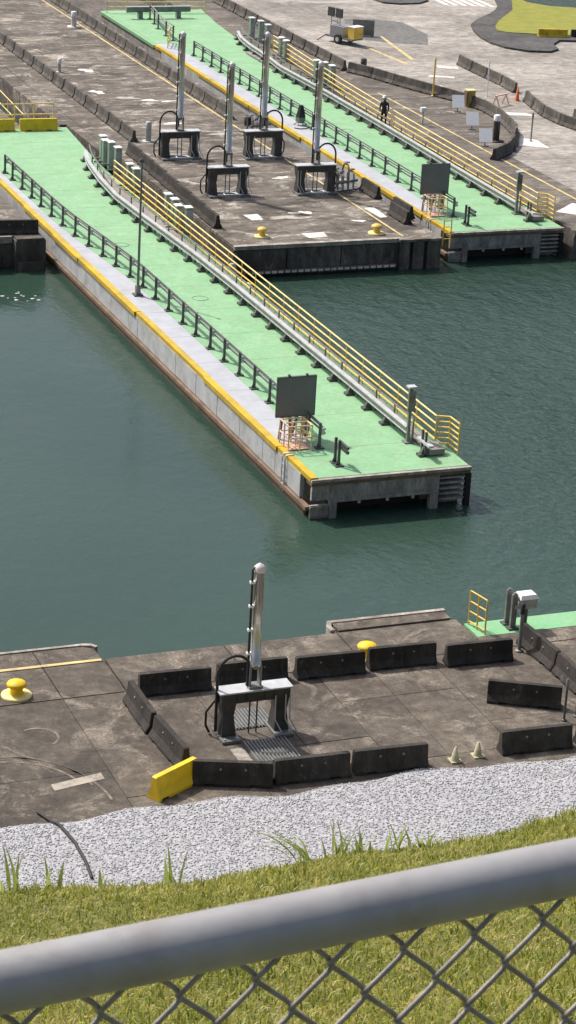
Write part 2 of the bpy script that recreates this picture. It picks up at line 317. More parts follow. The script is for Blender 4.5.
def fastmesh(name, V, F3, mat, tint_per_vert):
    me = bpy.data.meshes.new(name); me.vertices.add(len(V)); me.vertices.foreach_set('co', V.astype(np.float32).ravel())
    me.loops.add(F3.size); me.loops.foreach_set('vertex_index', F3.astype(np.int32).ravel())
    me.polygons.add(len(F3)); me.polygons.foreach_set('loop_start', np.arange(0, F3.size, 3, dtype=np.int32)); me.polygons.foreach_set('loop_total', np.full(len(F3), 3, np.int32))
    a = me.attributes.new('tint', 'FLOAT', 'POINT'); a.data.foreach_set('value', tint_per_vert.astype(np.float32))
    me.update(calc_edges=True); me.validate(); me.materials.append(M[mat]); return me
o = stuff(link('gravel', fastmesh('gravel', V, Fc, 'stone', np.repeat(np.random.rand(nS), 12)))); tag(o, 'pale grey crushed stone strip between the dock and the grass', 'gravel')

# ---- grass bank below the viewing fence
KY = [(-84, 28.1), (-73, 27.9), (-70.5, 27.3), (-66.5, 25.15), (-61.75, 22.95), (-60.9, 22.1), (-59.5, 20.7), (-50, 14.2), (-26.3, -.2), (-24.0, -.25)]
def bz(x, y):
    for (a, za), (b_, zb) in zip(KY, KY[1:]):
        if y <= b_: z = za+(zb-za)*(y-a)/(b_-a); break
    else: z = -.25
    k = 1 if -70 < y < -58 else .3
    z -= .04-.02*(max(-34, min(-18, x))+25) if y > -75 else 0
    return z+k*(.05*math.sin(x*1.3+y*.4)+.035*math.sin(x*3.1-y*1.9+1)+.03*math.sin(y*2.6+x*.7))
ysl = [-84, -80, -76, -73]+[-72+.2*k for k in range(70)]+[-57.5, -55, -50, -45, -40, -35, -30, -27, -26.3, -24.2]
xsl = [-60, -50, -42, -36]+[-34+.25*k for k in range(65)]+[-17, -14, -10, -5, 0, 8, 16, 30]
nx = len(xsl); vs = [(x, y, bz(x, y)) for y in ysl for x in xsl]
fs = [(j*nx+i, j*nx+i+1, (j+1)*nx+i+1, (j+1)*nx+i) for j in range(len(ysl)-1) for i in range(nx-1)]
struct(MB().add(vs, fs, True).build('grass_bank', 'soil'))
nB = 150000
by = np.random.uniform(-69.2, -61.0, nB); cxl = -28.0+(by+66.5)*.42
bx = cxl+np.random.uniform(-2.9, 2.9, nB)
bzv = np.array([bz(x, y) for x, y in zip(bx, by)])
L = np.random.uniform(.025, .062, nB)*(1+.45*np.sin(bx*19+3*np.sin(by*7))*np.sin(by*17+2*np.sin(bx*9)))*(1+.2*np.sin(bx*2.1+by*1.3)); az = np.random.uniform(0, 2*PI, nB); lean = np.random.uniform(.2, 1.5, nB); wd = np.random.uniform(.0025, .0048, nB)
dx, dy = np.cos(az), np.sin(az)
root = np.stack([bx, by, bzv-.005], -1); side = np.stack([-dy, dx, 0*dx], -1)*wd[:, None]
mid = root+np.stack([dx*np.sin(lean*.5), dy*np.sin(lean*.5), np.cos(lean*.5)], -1)*(L*.55)[:, None]
tip = mid+np.stack([dx*np.sin(lean*1.3), dy*np.sin(lean*1.3), np.cos(lean*1.3)], -1)*(L*.55)[:, None]
V = np.stack([root-side, root+side, mid-side*.8, mid+side*.8, tip], 1).reshape(-1, 3)
F3 = (np.array([(0, 1, 3), (0, 3, 2), (2, 3, 4)])[None]+(np.arange(nB)*5)[:, None, None]).reshape(-1, 3)
tint = np.clip(np.random.normal(.45, .24, nB)+.13*np.sin(bx*13+2*np.sin(by*5))*np.sin(by*11), 0, 1)
o = stuff(link('grass', fastmesh('grass', V, F3, 'grass', np.repeat(tint, 5)))); tag(o, 'short yellow-green grass on the bank behind the chain-link fence', 'grass')

# ---- far docks
west = struct(MB().poly([(-40, 33.4), (-2.0, 33.4), (-2.0, 32.8), (-.55, 32.8), (-.55, 120), (-40, 120)], -4, -.10).build('west_dock', 'wall'))
slabs(west, [-12, -8, -4.2, -.6], [33.45, 38, 43, 48, 53, 60, 70, 80], 'dock_far')
MB().box(-1.95, -.6, 32.83, 33.42, -.14, 0).build('slab', 'dock_far', west)
MB().box(-12, -2.05, 33.28, 33.42, -.3, .02).build('coping', 'coping', west)
MB().box(-3.3, -2.75, 32.95, 33.28, -1.8, -.35).build('buttress', 'wall', west)
MB().box(-4.3, -3.9, 32.95, 33.28, -1.8, -.35).build('buttress', 'wall', west)
MB().box(-4.3, -2.75, 32.95, 33.28, -.35, -.2).build('lintel', 'wall', west)
MB().box(-1.9, -.7, 32.6, 32.8, -2, -1.1).build('ledge', 'wall', west)
IX0, IX1, IY = 7.75, 18.45, 29.75
island = struct(MB().box(IX0, IX1, IY+.02, 150, -4, -.10).build('centre_dock', 'wall'))
slabs(island, [7.77, 11.2, 14.0, 16.5, 18.43], [29.95]+[34+4.4*k for k in range(20)], 'dock_far', ydrop=.1)
MB().box(IX0, 16.2, IY-.12, IY+.17, -.16, .03).build('coping', 'coping', island)
# the front wall is cast in panels with a timber fender strip and white fender blocks near the water
for k, (a, b_) in enumerate(((7.8, 10.4), (10.45, 13.2), (13.25, 16.0))): MB().box(a, b_, IY-.08, IY+.01, -1.18, -.2).build('wall_panel', 'wall', island)
for a, b_ in ((16.25, 16.75), (16.95, 17.5), (17.7, 18.4)): MB().box(a, b_, IY-.25, IY+.01, -3, -.12).build('pilaster', 'wall', island)
MB().box(16.2, 18.43, IY-.3, IY+.19, -.12, .0).build('slab', 'dock_far', island)
MB().box(7.8, 16.1, IY-.3, IY+.01, -1.32, -1.2).build('fender_rail', 'rust', island)
for k in range(22): MB().box(8.6+k*.34, 8.6+k*.34+.24, IY-.34, IY-.301, -1.31, -1.21).build('fender_block', 'line_white', island)
MB().sheet([(16.55, 30.1), (16.67, 30.1), (16.67, 120), (16.55, 120)], .007).build('painted_line', 'line_yellow', island)
def blotch(par, cx, cy, rx, ry, mat='line_white', z=.006, n=18, rough=.35):
    ph = [random.uniform(0, 6.28) for _ in range(4)]
    pts = []
    for k in range(n):
        a_ = 2*PI*k/n; q = 1+rough*(.5*math.sin(2*a_+ph[0])+.35*math.sin(3*a_+ph[1])+.3*math.sin(5*a_+ph[2])+.25*math.sin(7*a_+ph[3])); pts.append((cx+rx*q*math.cos(a_), cy+ry*q*math.sin(a_)))
    MB().sheet(pts, z).build('patch', mat, par)
for a, b_, c_, d_ in ((11.9, 12.9, 30.6, 31.5), (10.3, 10.9, 34.2, 35.3), (16.9, 17.3, 33.6, 35.6)):
    MB().sheet([(a, c_), (b_, c_+.05), (b_+.1, d_), (a-.1, d_-.08)], .006).build('patch', 'line_white', island)
for cx, cy, rx, ry in ((12.6, 62.4, .9, .28), (13.8, 61.6, .6, .2), (14.9, 61.2, .5, .15), (11.4, 64.2, .35, .5), (12.3, 34.4, .9, .35), (13.3, 35.2, .5, .3), (15.6, 33.2, .3, .2), (12.6, 70.5, .4, .5), (15.2, 52.5, .9, .2), (13.3, 55.4, .8, .2), (12.0, 43.6, .7, .25), (14.9, 42.2, .5, .2)):
    blotch(island, cx, cy, rx, ry, 'line_white' if rx != .9 else 'line_faded2', rough=.6)
# right-hand dock: dark walk beside the bridge, then the paler road
EX0 = 25.75
walk = struct(MB().box(EX0, 33.2, IY-.1, 150, -4, -.02).build('dock_walk', 'walk'))
MB().box(EX0, 60, IY-.22, IY-.11, -.3, -.0).build('coping', 'wall', walk)
MB().sheet([(28.75, 30), (28.88, 30), (28.88, 62), (28.75, 62)], -.012).build('painted_line', 'line_yellow', walk)
MB().sheet([(26.5, 33.2), (27.6, 32.3), (29.5, 33.6), (28.2, 34.7)], -.013).build('painted_mark', 'line_white', walk)
road = struct(MB().poly([(33.2, 60), (29.6, 68.5), (29.6, 150), (55, 150), (54.6, 97), (54.0, 93), (53.6, 91.2), (54.7, 89.6), (57, 88.5), (75, 83.1), (130, 70), (130, IY-.1), (29.6, IY-.1), (29.6, 45), (33.2, 51)], -3.9, .0).build('road', 'road'))
def mark(pts, mat='line_white', name='painted_mark', z=.008): MB().sheet(pts, z).build(name, mat, road)
mark([(34.05, 79.3), (36.4, 86.2), (38.5, 86.2), (40.3, 84.6), (40.2, 80), (38.6, 76.3), (36.2, 77.2)], 'dark_patch', 'dark_patch', .004)  # darker grey patch laid just above the road surface
for k in range(6):
    x = 46.65+k*.66; mark([(x, 91.25-k*.21), (x+.34, 91.15-k*.21), (x+.5, 95.4), (x+.1, 95.5)], name='zebra_stripe')
mark([(33.4, 56.0), (35.6, 55.2), (36.0, 54.4), (34.0, 55.0)]); mark([(31.4, 47.4), (32.8, 46.4), (33.0, 48.4), (32.0, 49.3)])
mark([(34.2, 70.3), (34.5, 70.3), (34.0, 76), (33.8, 76)], 'line_yellow', 'painted_line'); mark([(35.2, 71.4), (35.5, 71.5), (36.6, 79.6), (36.4, 79.6)], 'line_yellow', 'painted_line')
mark([(31.9, 63.4), (33.8, 63.2), (33.8, 63.5), (31.9, 63.7)]); mark([(36.0, 68.9), (37.2, 68.2), (37.4, 69.0), (36.2, 69.6)]); mark([(34.2, 66.2), (35.7, 65.6), (35.8, 66.0), (34.3, 66.7)])
mark([(50.5, 75.9), (53.5, 75.2), (53.6, 75.5), (50.6, 76.2)]); mark([(49.2, 74.6), (50.6, 74.2), (50.7, 74.5), (49.3, 74.9)])
# traffic island: kerb, dark apron and lawn
isl = [(53.5, 97), (51.6, 93), (50.5, 90.1), (49.4, 88.3), (48.3, 86.9), (46.2, 84.7), (44.9, 82.9), (44.1, 80.8), (43.5, 78.4), (43.3, 76.4), (43.6, 74.6), (44.7, 73.2), (46.2, 72.8), (47.2, 73.6), (47.6, 75.2), (48.8, 76.6), (58, 74.2), (75, 70), (75, 83), (57, 88.4), (54.6, 89.5), (53.5, 91.2), (53.9, 93), (54.4, 97)]
struct(MB().poly(isl, .002, .14).build('kerb', 'asphalt'))
gr = [(54.0, 97), (53.0, 92.9), (50.6, 87.8), (47.6, 83.9), (46.3, 81.8), (45.7, 80.2), (46.2, 79.4), (48.0, 78.7), (50.7, 77.8), (58, 76), (75, 72), (75, 82.6), (57, 88.0), (54.4, 89.2), (53.3, 91.1), (53.7, 93), (54.2, 97)]
struct(MB().poly(gr, .142, .18).build('lawn', 'lawn'))
struct(MB().poly([(41.8, 93.6), (42.0, 92.1), (43.1, 91.5), (44.8, 91.7), (46.0, 92.8), (46.4, 97), (41.6, 97)], .002, .12).build('kerb', 'asphalt'))

# ================================================================== BARRIERS
BL = 2.12
def barrier_mesh(L=BL, hts=.65):
    prof = [(-.24, 0), (-.24, .08), (-.125, .25), (-.075, hts), (.075, hts), (.125, .25), (.24, .08), (.24, 0)]
    xs = [-L/2, -L/2+.04, -.74, -.72, -.46, -.44, .44, .46, .72, .74, L/2-.04, L/2]
    mb = MB(); vs = []
    for i, x in enumerate(xs):
        sl = 3 <= i <= 4 or 7 <= i <= 8; e = i in (0, len(xs)-1)
        for y, z in prof:
            yy = y*(.93 if e else 1); zz = z if z > .05 else (.075 if sl else 0)
            vs.append((x, yy, zz-(.02 if e and z > .5 else 0)))
    n = 8; fs = [(i*n+k, i*n+(k+1) % n, (i+1)*n+(k+1) % n, (i+1)*n+k) for i in range(len(xs)-1) for k in range(n)]
    fs = [f[::-1] for f in fs]
    fs += [tuple(range(n)), tuple(range((len(xs)-1)*n, len(xs)*n))[::-1]]
    return mb.add(vs, fs)
bm_near = barrier_mesh().mesh('concrete_barrier', 'barrier'); bm_far = barrier_mesh().mesh('concrete_barrier', 'barrier_far'); bm_yel = barrier_mesh().mesh('yellow_barrier', 'yellow_barrier'); bm_ynew = barrier_mesh(1.62).mesh('yellow_barrier', 'yellow_new')
sock = MB().lathe([(.035, 0), (.035, .02), (.02, .025)], 10); sock_me = sock.mesh('lifting_socket', 'steel_mid')
def barrier(p, q, label, group, me=None, sockets=False, name='concrete_barrier'):
    p = Vector((p[0], p[1], 0)); q = Vector((q[0], q[1], 0)); c = (p+q)/2; a = math.atan2(q.y-p.y, q.x-p.x)
    o = tag(link(name, me or bm_far, None, c, a), label, 'barrier', group)
    if sockets:
        for s in (-.32, .34):
            for sd in (-1, 1):
                k = link('lifting_socket', sock_me, o, (s, sd*.098, .45)); k.rotation_euler = (-sd*PI/2, 0, 0)
    return o
G = 'dark concrete barriers penning the foreground jack'
y0 = -14.85
for k, (a, b_, dy, lab) in enumerate(((-11.16, -9.02, -.0, 'dark concrete barrier at the left end of the row along the near dock edge'),
        (-8.85, -6.6, .06, 'dark concrete barrier directly behind the foreground hydraulic jack'), (-6.42, -4.3, -.1, 'dark concrete barrier just left of the half-hidden yellow bollard'),
        (-4.12, -2.0, -.06, 'dark concrete barrier standing in front of the half-hidden yellow bollard'), (-1.8, .36, -.42, 'dark concrete barrier at the right end of the dock edge row, beside the dark post'))):
    barrier((a, y0+dy), (b_, y0+dy-.08), lab, G, bm_near, True)
barrier((-11.5, -15.15), (-11.5, -17.3), 'dark concrete barrier on the left side of the pen, farther one', G, bm_near, True)
barrier((-11.47, -17.42), (-11.32, -19.55), 'dark concrete barrier on the left side of the pen, nearer one above yellow barrier', G, bm_near, True)
barrier((-11.3, -20.25), (-9.45, -20.9), 'dark concrete barrier set at an angle beside the short yellow barrier', G, bm_near, True)
barrier((-9.3, -20.8), (-7.17, -20.88), 'middle dark concrete barrier of the three along the gravel edge', G, bm_near, True)
barrier((-7.08, -20.85), (-4.9, -20.95), 'dark concrete barrier along the gravel just left of the two faded cones', G, bm_near, True)
barrier((-2.75, -20.85), (-.48, -20.95), 'dark concrete barrier along the gravel just right of the two faded cones', G, bm_near, True)
barrier((-.4, -20.98), (1.75, -21.1), 'dark concrete barrier cut off by the right frame edge beside the gravel', G, bm_near, True)
barrier((-1.6, -17.75), (.3, -18.75), 'lone dark concrete barrier lying askew inside the right of the pen', G, bm_near, True)
barrier((1.2, -14.45), (1.3, -16.45), 'dark concrete barrier running towards viewer just below the white box on the green ledge', G, bm_near, True)
barrier((1.3, -16.6), (1.3, -18.7), 'dark concrete barrier at the right edge, nearer one of the side row', G, bm_near, True)
barrier((-12.62, -20.85), (-11.3, -20.1), 'short bright yellow barrier set askew beside the gravel', None, bm_ynew, False, 'yellow_barrier')
G = 'concrete barriers of the row along the centre dock near the front bridge'
for k in range(16): barrier((9.62, 51.2+k*2.3), (9.62, 53.4+k*2.3), 'weathered concrete barrier, %s from the viewer in the upper left row beyond the front bridge' % ORD[k], G)
G = 'concrete barriers close against the front bridge machinery'
for k, y in enumerate((33.0, 35.25, 37.5, 39.75, 42.0, 44.25, 46.5)): barrier((8.1+.07*k, y), (8.1+.07*k, y+2.2), 'shade-darkened concrete barrier behind the front bridge cabinets, %s from the viewer' % ORD[k], G, bm_near)  # darker mesh, the shade on their left faces is put into the colour
G = 'concrete barriers of the row along the rear bridge'
for k in range(17): barrier((17.0+.02*k, 56+k*2.3), (17.0+.02*k, 58.2+k*2.3), 'weathered concrete barrier, %s from the viewer in the row beside the rear bridge' % ORD[k], G)
barrier((17.75, 32.1), (17.75, 34.25), 'concrete barrier nearest the water left of the rear bridge end', G, bm_near)
barrier((18.32, 33.0), (18.30, 35.15), 'concrete barrier tight against the rear bridge end beside its neighbour', G, bm_near)
barrier((18.25, 37.0), (18.25, 39.2), 'concrete barrier beside the pipe manifold left of the rear bridge', G, bm_near)
G = 'concrete barriers between the dock walk and the road'
pts = [(29.3, 68.6+2.3*k) for k in range(12)][::-1]
for k in range(11): barrier(pts[10-k+1], pts[10-k], 'weathered concrete barrier, %s from the bend in the row behind the rear bridge' % ORD[k], G)
arc = [(29.4, 68.3), (30.3, 66.3), (30.9, 64.2), (31.6, 62.2), (32.3, 60.2), (33.0, 58.2), (33.35, 56.1), (33.2, 53.9), (32.8, 51.8), (32.3, 49.8)]
for k in range(9):
    p = Vector(arc[k]); q = Vector(arc[k+1]); barrier(p, q, 'weathered concrete barrier in the curved row left of the road, %s from the far bend' % ('first' if k == 0 else ORD[k]), G)
G = 'concrete barriers out on the road'
rd = [(37.9, 69.8), (37.85, 67.5), (37.85, 65.3), (37.85, 63.0), (37.7, 60.8)]
for k in range(4): barrier(rd[k], rd[k+1], 'concrete barrier of the straight road row, %s from its far end' % ('first' if k == 0 else ORD[k]), G)
rd = [(37.3, 58.6), (36.8, 56.4), (36.4, 54.2), (36.4, 52.0), (36.8, 49.9)]
for k in range(4): barrier(rd[k], rd[k+1], 'concrete barrier of the bending row right of the orange cone, %s from the cone' % ORD[k], G)
barrier((37.9, 53.2), (37.6, 51.2), 'single concrete barrier behind the bending road row at the right edge', G)
barrier((47.75, 78.1), (50.0, 77.6), 'clean yellow barrier on the far traffic island lawn edge', None, bm_yel, False, 'yellow_barrier')
barrier((50.15, 77.6), (52.3, 77.1), 'dark concrete barrier right of the yellow one on the traffic island', None, bm_near)
barrier((-2.75, 34.0), (-.72, 33.75), 'dark concrete barrier on the small left dock beside the front bridge', None, bm_near, True)
barrier((-4.95, 34.1), (-2.85, 34.0), 'dark concrete barrier cut by the left frame edge on the small left dock', None, bm_near, True)

# ================================================================== BRIDGES
def lerp(tab, u):
    if u <= tab[0][0]: return tab[0][1]
    for (a, x), (b_, y) in zip(tab, tab[1:]):
        if u <= b_: return x+(y-x)*(u-a)/(b_-a)
    return tab[-1][1]
def bridge(which, loc, rz, blen, posttab, guardtab, railtab, postus, cans, rail_end):
    far = which == 'rear'
    root = thing('pontoon_bridge', 'green-decked swing bridge %s' % ('in front, reaching out into the water' if not far else 'behind, parked in its slot between the docks'), 'bridge', loc, rz, 'swing bridges')
    R = [(0, 6.2), (46, 6.2), (51, 6.6), (55, 6.9), (61, 7.7)]
    ys = [0, 10, 20, 30, 40, 46, 51, 55, 60]; ys = [y for y in ys if y < blen]+[blen]
    # hull
    hull = MB()
    hull.poly([(.06, .9)]+[(.06, y) for y in (blen-.2,)]+[(lerp(R, y)-.25, y) for y in ys[::-1] if y > .9 and y < blen-.1]+[(5.95, .9)], -2.4, -.24)
    hull.build('hull', 'end_steel', root)
    ymax = 46.2
    green_l = [(.30, .06)]+[(1.0, 2.6)]
    # deck plates in bays, green between the walkway strip and the guardrail
    bays = [0.12, 2.9]+[2.9+3.5*k for k in range(1, 40)]; bays = [y for y in bays if y < blen-.6]+[blen]
    for a, b_ in zip(bays, bays[1:]):
        def left(y): return .26 if (y < 3 or y > ymax) else lerp(posttab, y)-.13
        if a >= 2.9 and b_ <= ymax+3.4 and a < ymax:
            b2 = b_
            ls = [(left(min(max(y, 3.01), ymax)), y) for y in (a+.008, (a+b2)/2, b2-.008)]
            MB().poly([(.26, a+.008), (.26, b2-.008)]+[(x-.004, y) for x, y in ls[::-1]], -.2, -.008).build('walkway_plate', 'deck_grey', root)
        else: ls = [(.26, a+.008), (.26, b_-.008)]
        MB().poly(ls+[(lerp(R, b_)-.03, b_-.008), (lerp(R, a)-.03, a+.008)], -.2, 0).build('deck_plate', 'green', root)
    # yellow kerb along the left edge, in lengths that step slightly
    k0 = 0; kl = [0.05, 3.4, 11.6, 20.5, 29, 33.2, 38.6, 44, ymax+1.5]
    off = [0, -.10, .0, -.14, -.2, -.12, -.02, 0]
    for (a, b_), f in zip(zip(kl, kl[1:]), off): MB().box(f*.6-.02, .25+f*.3, a+.01, b_-.01, -.13, .04 if f > -.05 else .05).build('kerb', 'kerb_yellow', root)
    if far: MB().box(-.02, .25, 47.9, blen-.1, -.2, -.01).build('deck_plate', 'green', root)
    else: MB().box(-.6, .25, 47.9, blen-.1, -.2, -.01).build('deck_plate', 'green', root)
    # pale side panels, timber rubbing strake
    y = 1.0
    while y < ymax: MB().box(-.03+random.uniform(-.008, .008), .055, y+.012, min(y+1.28, ymax)-.012, -1.02, -.135).build('side_panel', 'side', root); y += 1.28
    MB().box(-.16, .05, .1, ymax, -1.2, -1.06).build('rubbing_strake', 'rust', root); MB().box(-.05, .055, .5, ymax, -2.2, -1.21).build('lower_plate', 'rust', root)
    # end face: deck edge lip, girder, portal legs, ribs, fender post
    MB().box(-.02, 6.22, -.06, .11, -.12, -.01).build('deck_lip', 'coping', root); MB().box(0, 6.2, -.02, .5, -.26, -.125).build('lip_plate', 'rust', root)
    MB().box(.02, 5.0, .0, .12, -.80, -.262).build('end_girder', 'end_steel', root); MB().box(.7, 4.95, -.1, .14, -.90, -.805).build('girder_flange', 'end_steel', root)
    for x in (.02, .75, 1.75, 2.9, 4.05): MB().box(x, x+.05, -.03, -.002, -.79, -.27).build('stiffener', 'end_steel', root)
    for a, b_ in ((.72, .98), (4.62, 4.95)): MB().box(a, b_, -.08, .12, -2.2, -.905).build('portal_leg', 'end_steel', root)
    for x in (1.8, 2.9, 3.9): MB().box(x, x+.1, -.07, 0, -1.02, -.905).build('hanger', 'steel_light', root)
    MB().box(1.0, 4.6, .80, .89, -2.3, -.27).build('opening_shade', 'black', root)  # black panel standing in for the shade inside the portal opening
    MB().box(0, .7, .02, .12, -2.2, -1.0).build('corner_plate', 'end_steel', root)
    for z in (-.42, -.62, -.83, -1.03, -1.24): MB().box(5.03, 6.02, .02, .45, z, z+.07).build('rib', 'end_steel', root)
    MB().box(5.02, 6.0, .46, .52, -2.2, -.26).build('rib_backing', 'end_steel', root)
    MB().box(6.04, 6.24, -.04, .16, -2.2, -.262).build('fender_post', 'black', root)
    for k in range(4): MB().box(.0, .7, -.02, .018, -.5-.3*k, -.44-.3*k).build('rib', 'end_steel', root)
    # hatch rings on deck
    for (x, y) in ((3.2, 9.5), (3.4, 22), (2.6, 31)):
        MB().tube([(x+.35*math.cos(a*PI/10), y+.35*math.sin(a*PI/10), .004) for a in range(21)], .012, 4, False).build('hatch_ring', 'steel_dark', root)
    # walkway on the right
    MB().box(5.22, 5.72, 2.1, 44.5, .05, .12).build('side_walkway', 'walkway', root)
    for y in range(3, 44, 3): MB().box(5.25, 5.7, y, y+.1, .0, .05).build('walkway_bearer', 'steel_mid', root)
    MB().box(5.1, 5.72, 1.25, 2.08, .05, .26).build('walkway_step', 'walkway', root)
    # ---------------- left railing
    tree = Matrix.Translation(loc) @ Matrix.Rotation(rz, 4, 'Z')
    lr = thing('guard_railing', 'dark grey railing with twin rails along the walkway of the %s bridge' % ('front' if not far else 'rear'), 'railing', loc, rz, 'walkway railings')
    post = MB().box(-.05, .05, -.03, .03, 0, .98).box(-.16, .16, -.14, .14, 0, .05).frustum((-.12, .06, -.02, .02), (-.02, .06, -.02, .02), .05, .3)
    pm = post.mesh('post', 'steel_dark'); br = MB().box(.051, .17, -.04, .04, .52, .78).mesh('bracket', 'steel_light')
    P = [(lerp(posttab, u), u) for u in postus]
    for (x, y) in P: p = link('post', pm, lr, (x, y, 0)); link('bracket', br, p)
    for z, wd_, dx_ in ((.96, .045, 0), (.57, .055, .2), (.72, .055, .2)):
        for (x0, y0_), (x1, y1_) in zip(P, P[1:]):
            if y1_-y0_ > 4: continue
            MB().bar((x0+dx_, y0_, z), (x1+dx_, y1_, z), wd_, wd_).build('rail', 'steel_dark' if z > .9 else 'steel_mid', lr)
    ter = thing('rail_terminal', 'short dark double-post rail end standing alone at the tip of the %s bridge' % ('front' if not far else 'rear'), 'railing', tree @ Vector((1.45, 1.1, 0)), rz)
    for yy in (0, .34): link('post', pm, ter, (0, yy, 0))
    for z in (.6, .77): MB().bar((.2, -.35, z), (.2, .5, z), .09, .1).build('rail', 'steel_dark', ter)
    # ---------------- guardrail on the right: pale beam on dark feet
    gl = thing('guard_rail', 'low pale steel guardrail on dark feet along the right of the %s bridge deck' % ('front' if not far else 'rear'), 'guardrail', loc, rz, 'deck guardrails')
    foot = MB().box(-.24, .12, -.15, .15, 0, .10).frustum((-.16, .1, -.09, .09), (-.04, .08, -.06, .06), .10, .34).mesh('foot', 'steel_dark')
    us = [1.4+1.76*k for k in range(26) if k != 1]+([47.3] if not far else [47.4, 49.2]); G_ = [(lerp(guardtab, u), u) for u in us]
    for x, y in G_: link('foot', foot, gl, (x, y, 0))
    fine = [2.9+.9*k for k in range(int((us[-1]-2.9)/.9)+1)]+[us[-1]]
    beam = MB(); top = MB(); low = MB()
    def ribbon(mb, pts, x0, x1, z0, z1):
        n = len(pts); vs = []
        for x, y in pts: vs += [(x+x0, y, z0), (x+x1, y, z0), (x+x1, y, z1), (x+x0, y, z1)]
        mb.add(vs, [(4*i+k, 4*i+(k+1) % 4, 4*i+4+(k+1) % 4, 4*i+4+k) for i in range(n-1) for k in range(4)]+[(3, 2, 1, 0), (4*n-4, 4*n-3, 4*n-2, 4*n-1)])
    FP = [(lerp(guardtab, u), u) for u in fine]
    ribbon(beam, FP, -.05, -.01, .38, .56); beam.build('web', 'steel_mid', gl); ribbon(top, FP, -.10, .09, .563, .61); top.build('top_flange', 'steel_light', gl); ribbon(low, FP, -.09, .03, .345, .375); low.build('bottom_flange', 'steel_light', gl)
    st = MB(); ribbon(st, [(4.95, .8), (4.95, 1.9)], -.1, .1, .5, .58); st.build('top_flange', 'steel_light', gl)
    for y in (1.25, 1.55): MB().box(4.9, 4.98, y, y+.07, 0, .95).build('post', 'steel_dark', gl)
    # inner handrail of grey posts behind the guardrail
    ih = MB(); hp = MB().box(-.03, .03, -.03, .03, 0, .88).mesh('post', 'steel_mid')
    inn = thing('inner_handrail', 'thin grey handrail between guardrail and walkway on the %s bridge' % ('front' if not far else 'rear'), 'handrail', loc, rz, 'walkway handrails')
    for u in [2.9+1.76*k for k in range(25)]: link('post', hp, inn, (lerp(guardtab, u)+.2, u, 0))
    IP = [(x+.2, y) for x, y in FP]; ribbon(ih, IP, -.025, .025, .86, .91); ih.build('rail', 'steel_mid', inn); ih = MB(); ribbon(ih, IP, -.02, .02, .12, .26); ih.build('toe_board', 'steel_light', inn)
    # ---------------- yellow handrail
    yr = thing('yellow_handrail', 'long yellow tubular handrail along the outer right edge of the %s bridge' % ('front' if not far else 'rear'), 'handrail', loc, rz, 'yellow bridge handrails')
    yu = [2.2+1.75*k for k in range(int((rail_end-2.2)/1.75)+1)]
    yp = MB().tube([(0, 0, -.1), (0, 0, 1.2)], .028, 6).mesh('post', 'yellow')
    for u in yu: link('post', yp, yr, (lerp(railtab, u), u, 0))
    for z in (.3, .6, .9, 1.2): MB().tube([(lerp(railtab, u), u, z) for u in yu], .036, 6).build('rail', 'yellow_pale' if z > .8 else 'yellow', yr)
    e0 = (lerp(railtab, 2.2), 2.2); e1 = (6.2, 2.0); e2 = (6.22, 1.2)
    for e in (e1, e2): link('post', yp, yr, (e[0], e[1], 0))
    for z in (.15, .36, .57, .78, .99, 1.2): MB().tube([e0+(z,), e1+(z,), e2+(z,)], .036, 6).build('rail', 'yellow', yr)
    # ---------------- machine cabinets hung outside the yellow rail
    cg = 'cabinets on the %s bridge' % ('front' if not far else 'rear')
    for k, (x, y, h) in enumerate(cans):
        p = tree @ Vector((x, y, 0)); w_ = .40
        c_ = thing('control_cabinet', 'upright green and grey cabinet on the %s bridge, %s from the viewer' % ('front' if not far else 'rear', ORD[k]), 'cabinet', p, rz, cg)
        MB().box(-.13, .13, -.2, .2, 0, h).build('body', 'machine_green', c_); MB().box(-.17, .17, -.23, -.203, .1, h-.04).build('door', 'machine_grey', c_); MB().box(-.18, .18, -.24, .22, h+.003, h+.06).build('lid', 'white_paint', c_)
        MB().box(-.6, -.14, -.04, .04, .2, .28).build('bracket', 'steel_mid', c_)
    # ---------------- pole with control box on the deck end
    pl = thing('signal_post', 'grey post with small pale box near the tip of the %s bridge' % ('front' if not far else 'rear'), 'post', tree @ Vector((4.93, 2.85, 0)), rz)
    MB().box(-.17, .17, -.17, .17, 0, .06).box(-.055, .055, -.055, .055, .06, 2.15).build('post', 'steel_mid', pl); MB().box(-.14, .14, -.16, -.06, 1.25, 2.05).build('box', 'steel_mid', pl); MB().box(-.16, .16, -.18, .12, 2.152, 2.22).build('cap', 'steel_light', pl); MB().box(-.08, .08, -.18, -.162, 1.6, 1.85).build('label_plate', 'rust', pl)
    # ---------------- board on legs
    SBO = (.98, 4.35, 0)
    sg = thing('signal_board', 'large square dark grey board on legs at the tip of the %s bridge' % ('front' if not far else 'rear'), 'board', tree @ Vector(SBO), rz, 'square signal boards')
    MB().box(-.74, .74, -.05, .03, .86, 2.34).build('panel', 'board', sg)
    for a, b_, c_, d_ in ((-.77, .77, 2.342, 2.38), (-.77, .77, .82, .858)): MB().box(a, b_, -.06, .04, c_, d_).build('frame', 'steel_dark', sg)
    for s in (-1, 1): MB().box(.758*s-.015, .758*s+.015, -.055, .035, .86, 2.34).build('frame', 'steel_dark', sg)
    for x in (-.3, .4): MB().box(x-.04, x+.04, -.04, .04, 2.382, 2.45).build('lug', 'steel_dark', sg)
    for x0, x1, dy_ in ((-.62, -.5, -.1), (-.15, -.2, .0), (.0, .1, .25), (.45, .45, 0), (.6, .6, .2)): MB().bar((x0, dy_, 0), (x1, .0, .86), .09, .09).build('leg', 'steel_dark', sg)
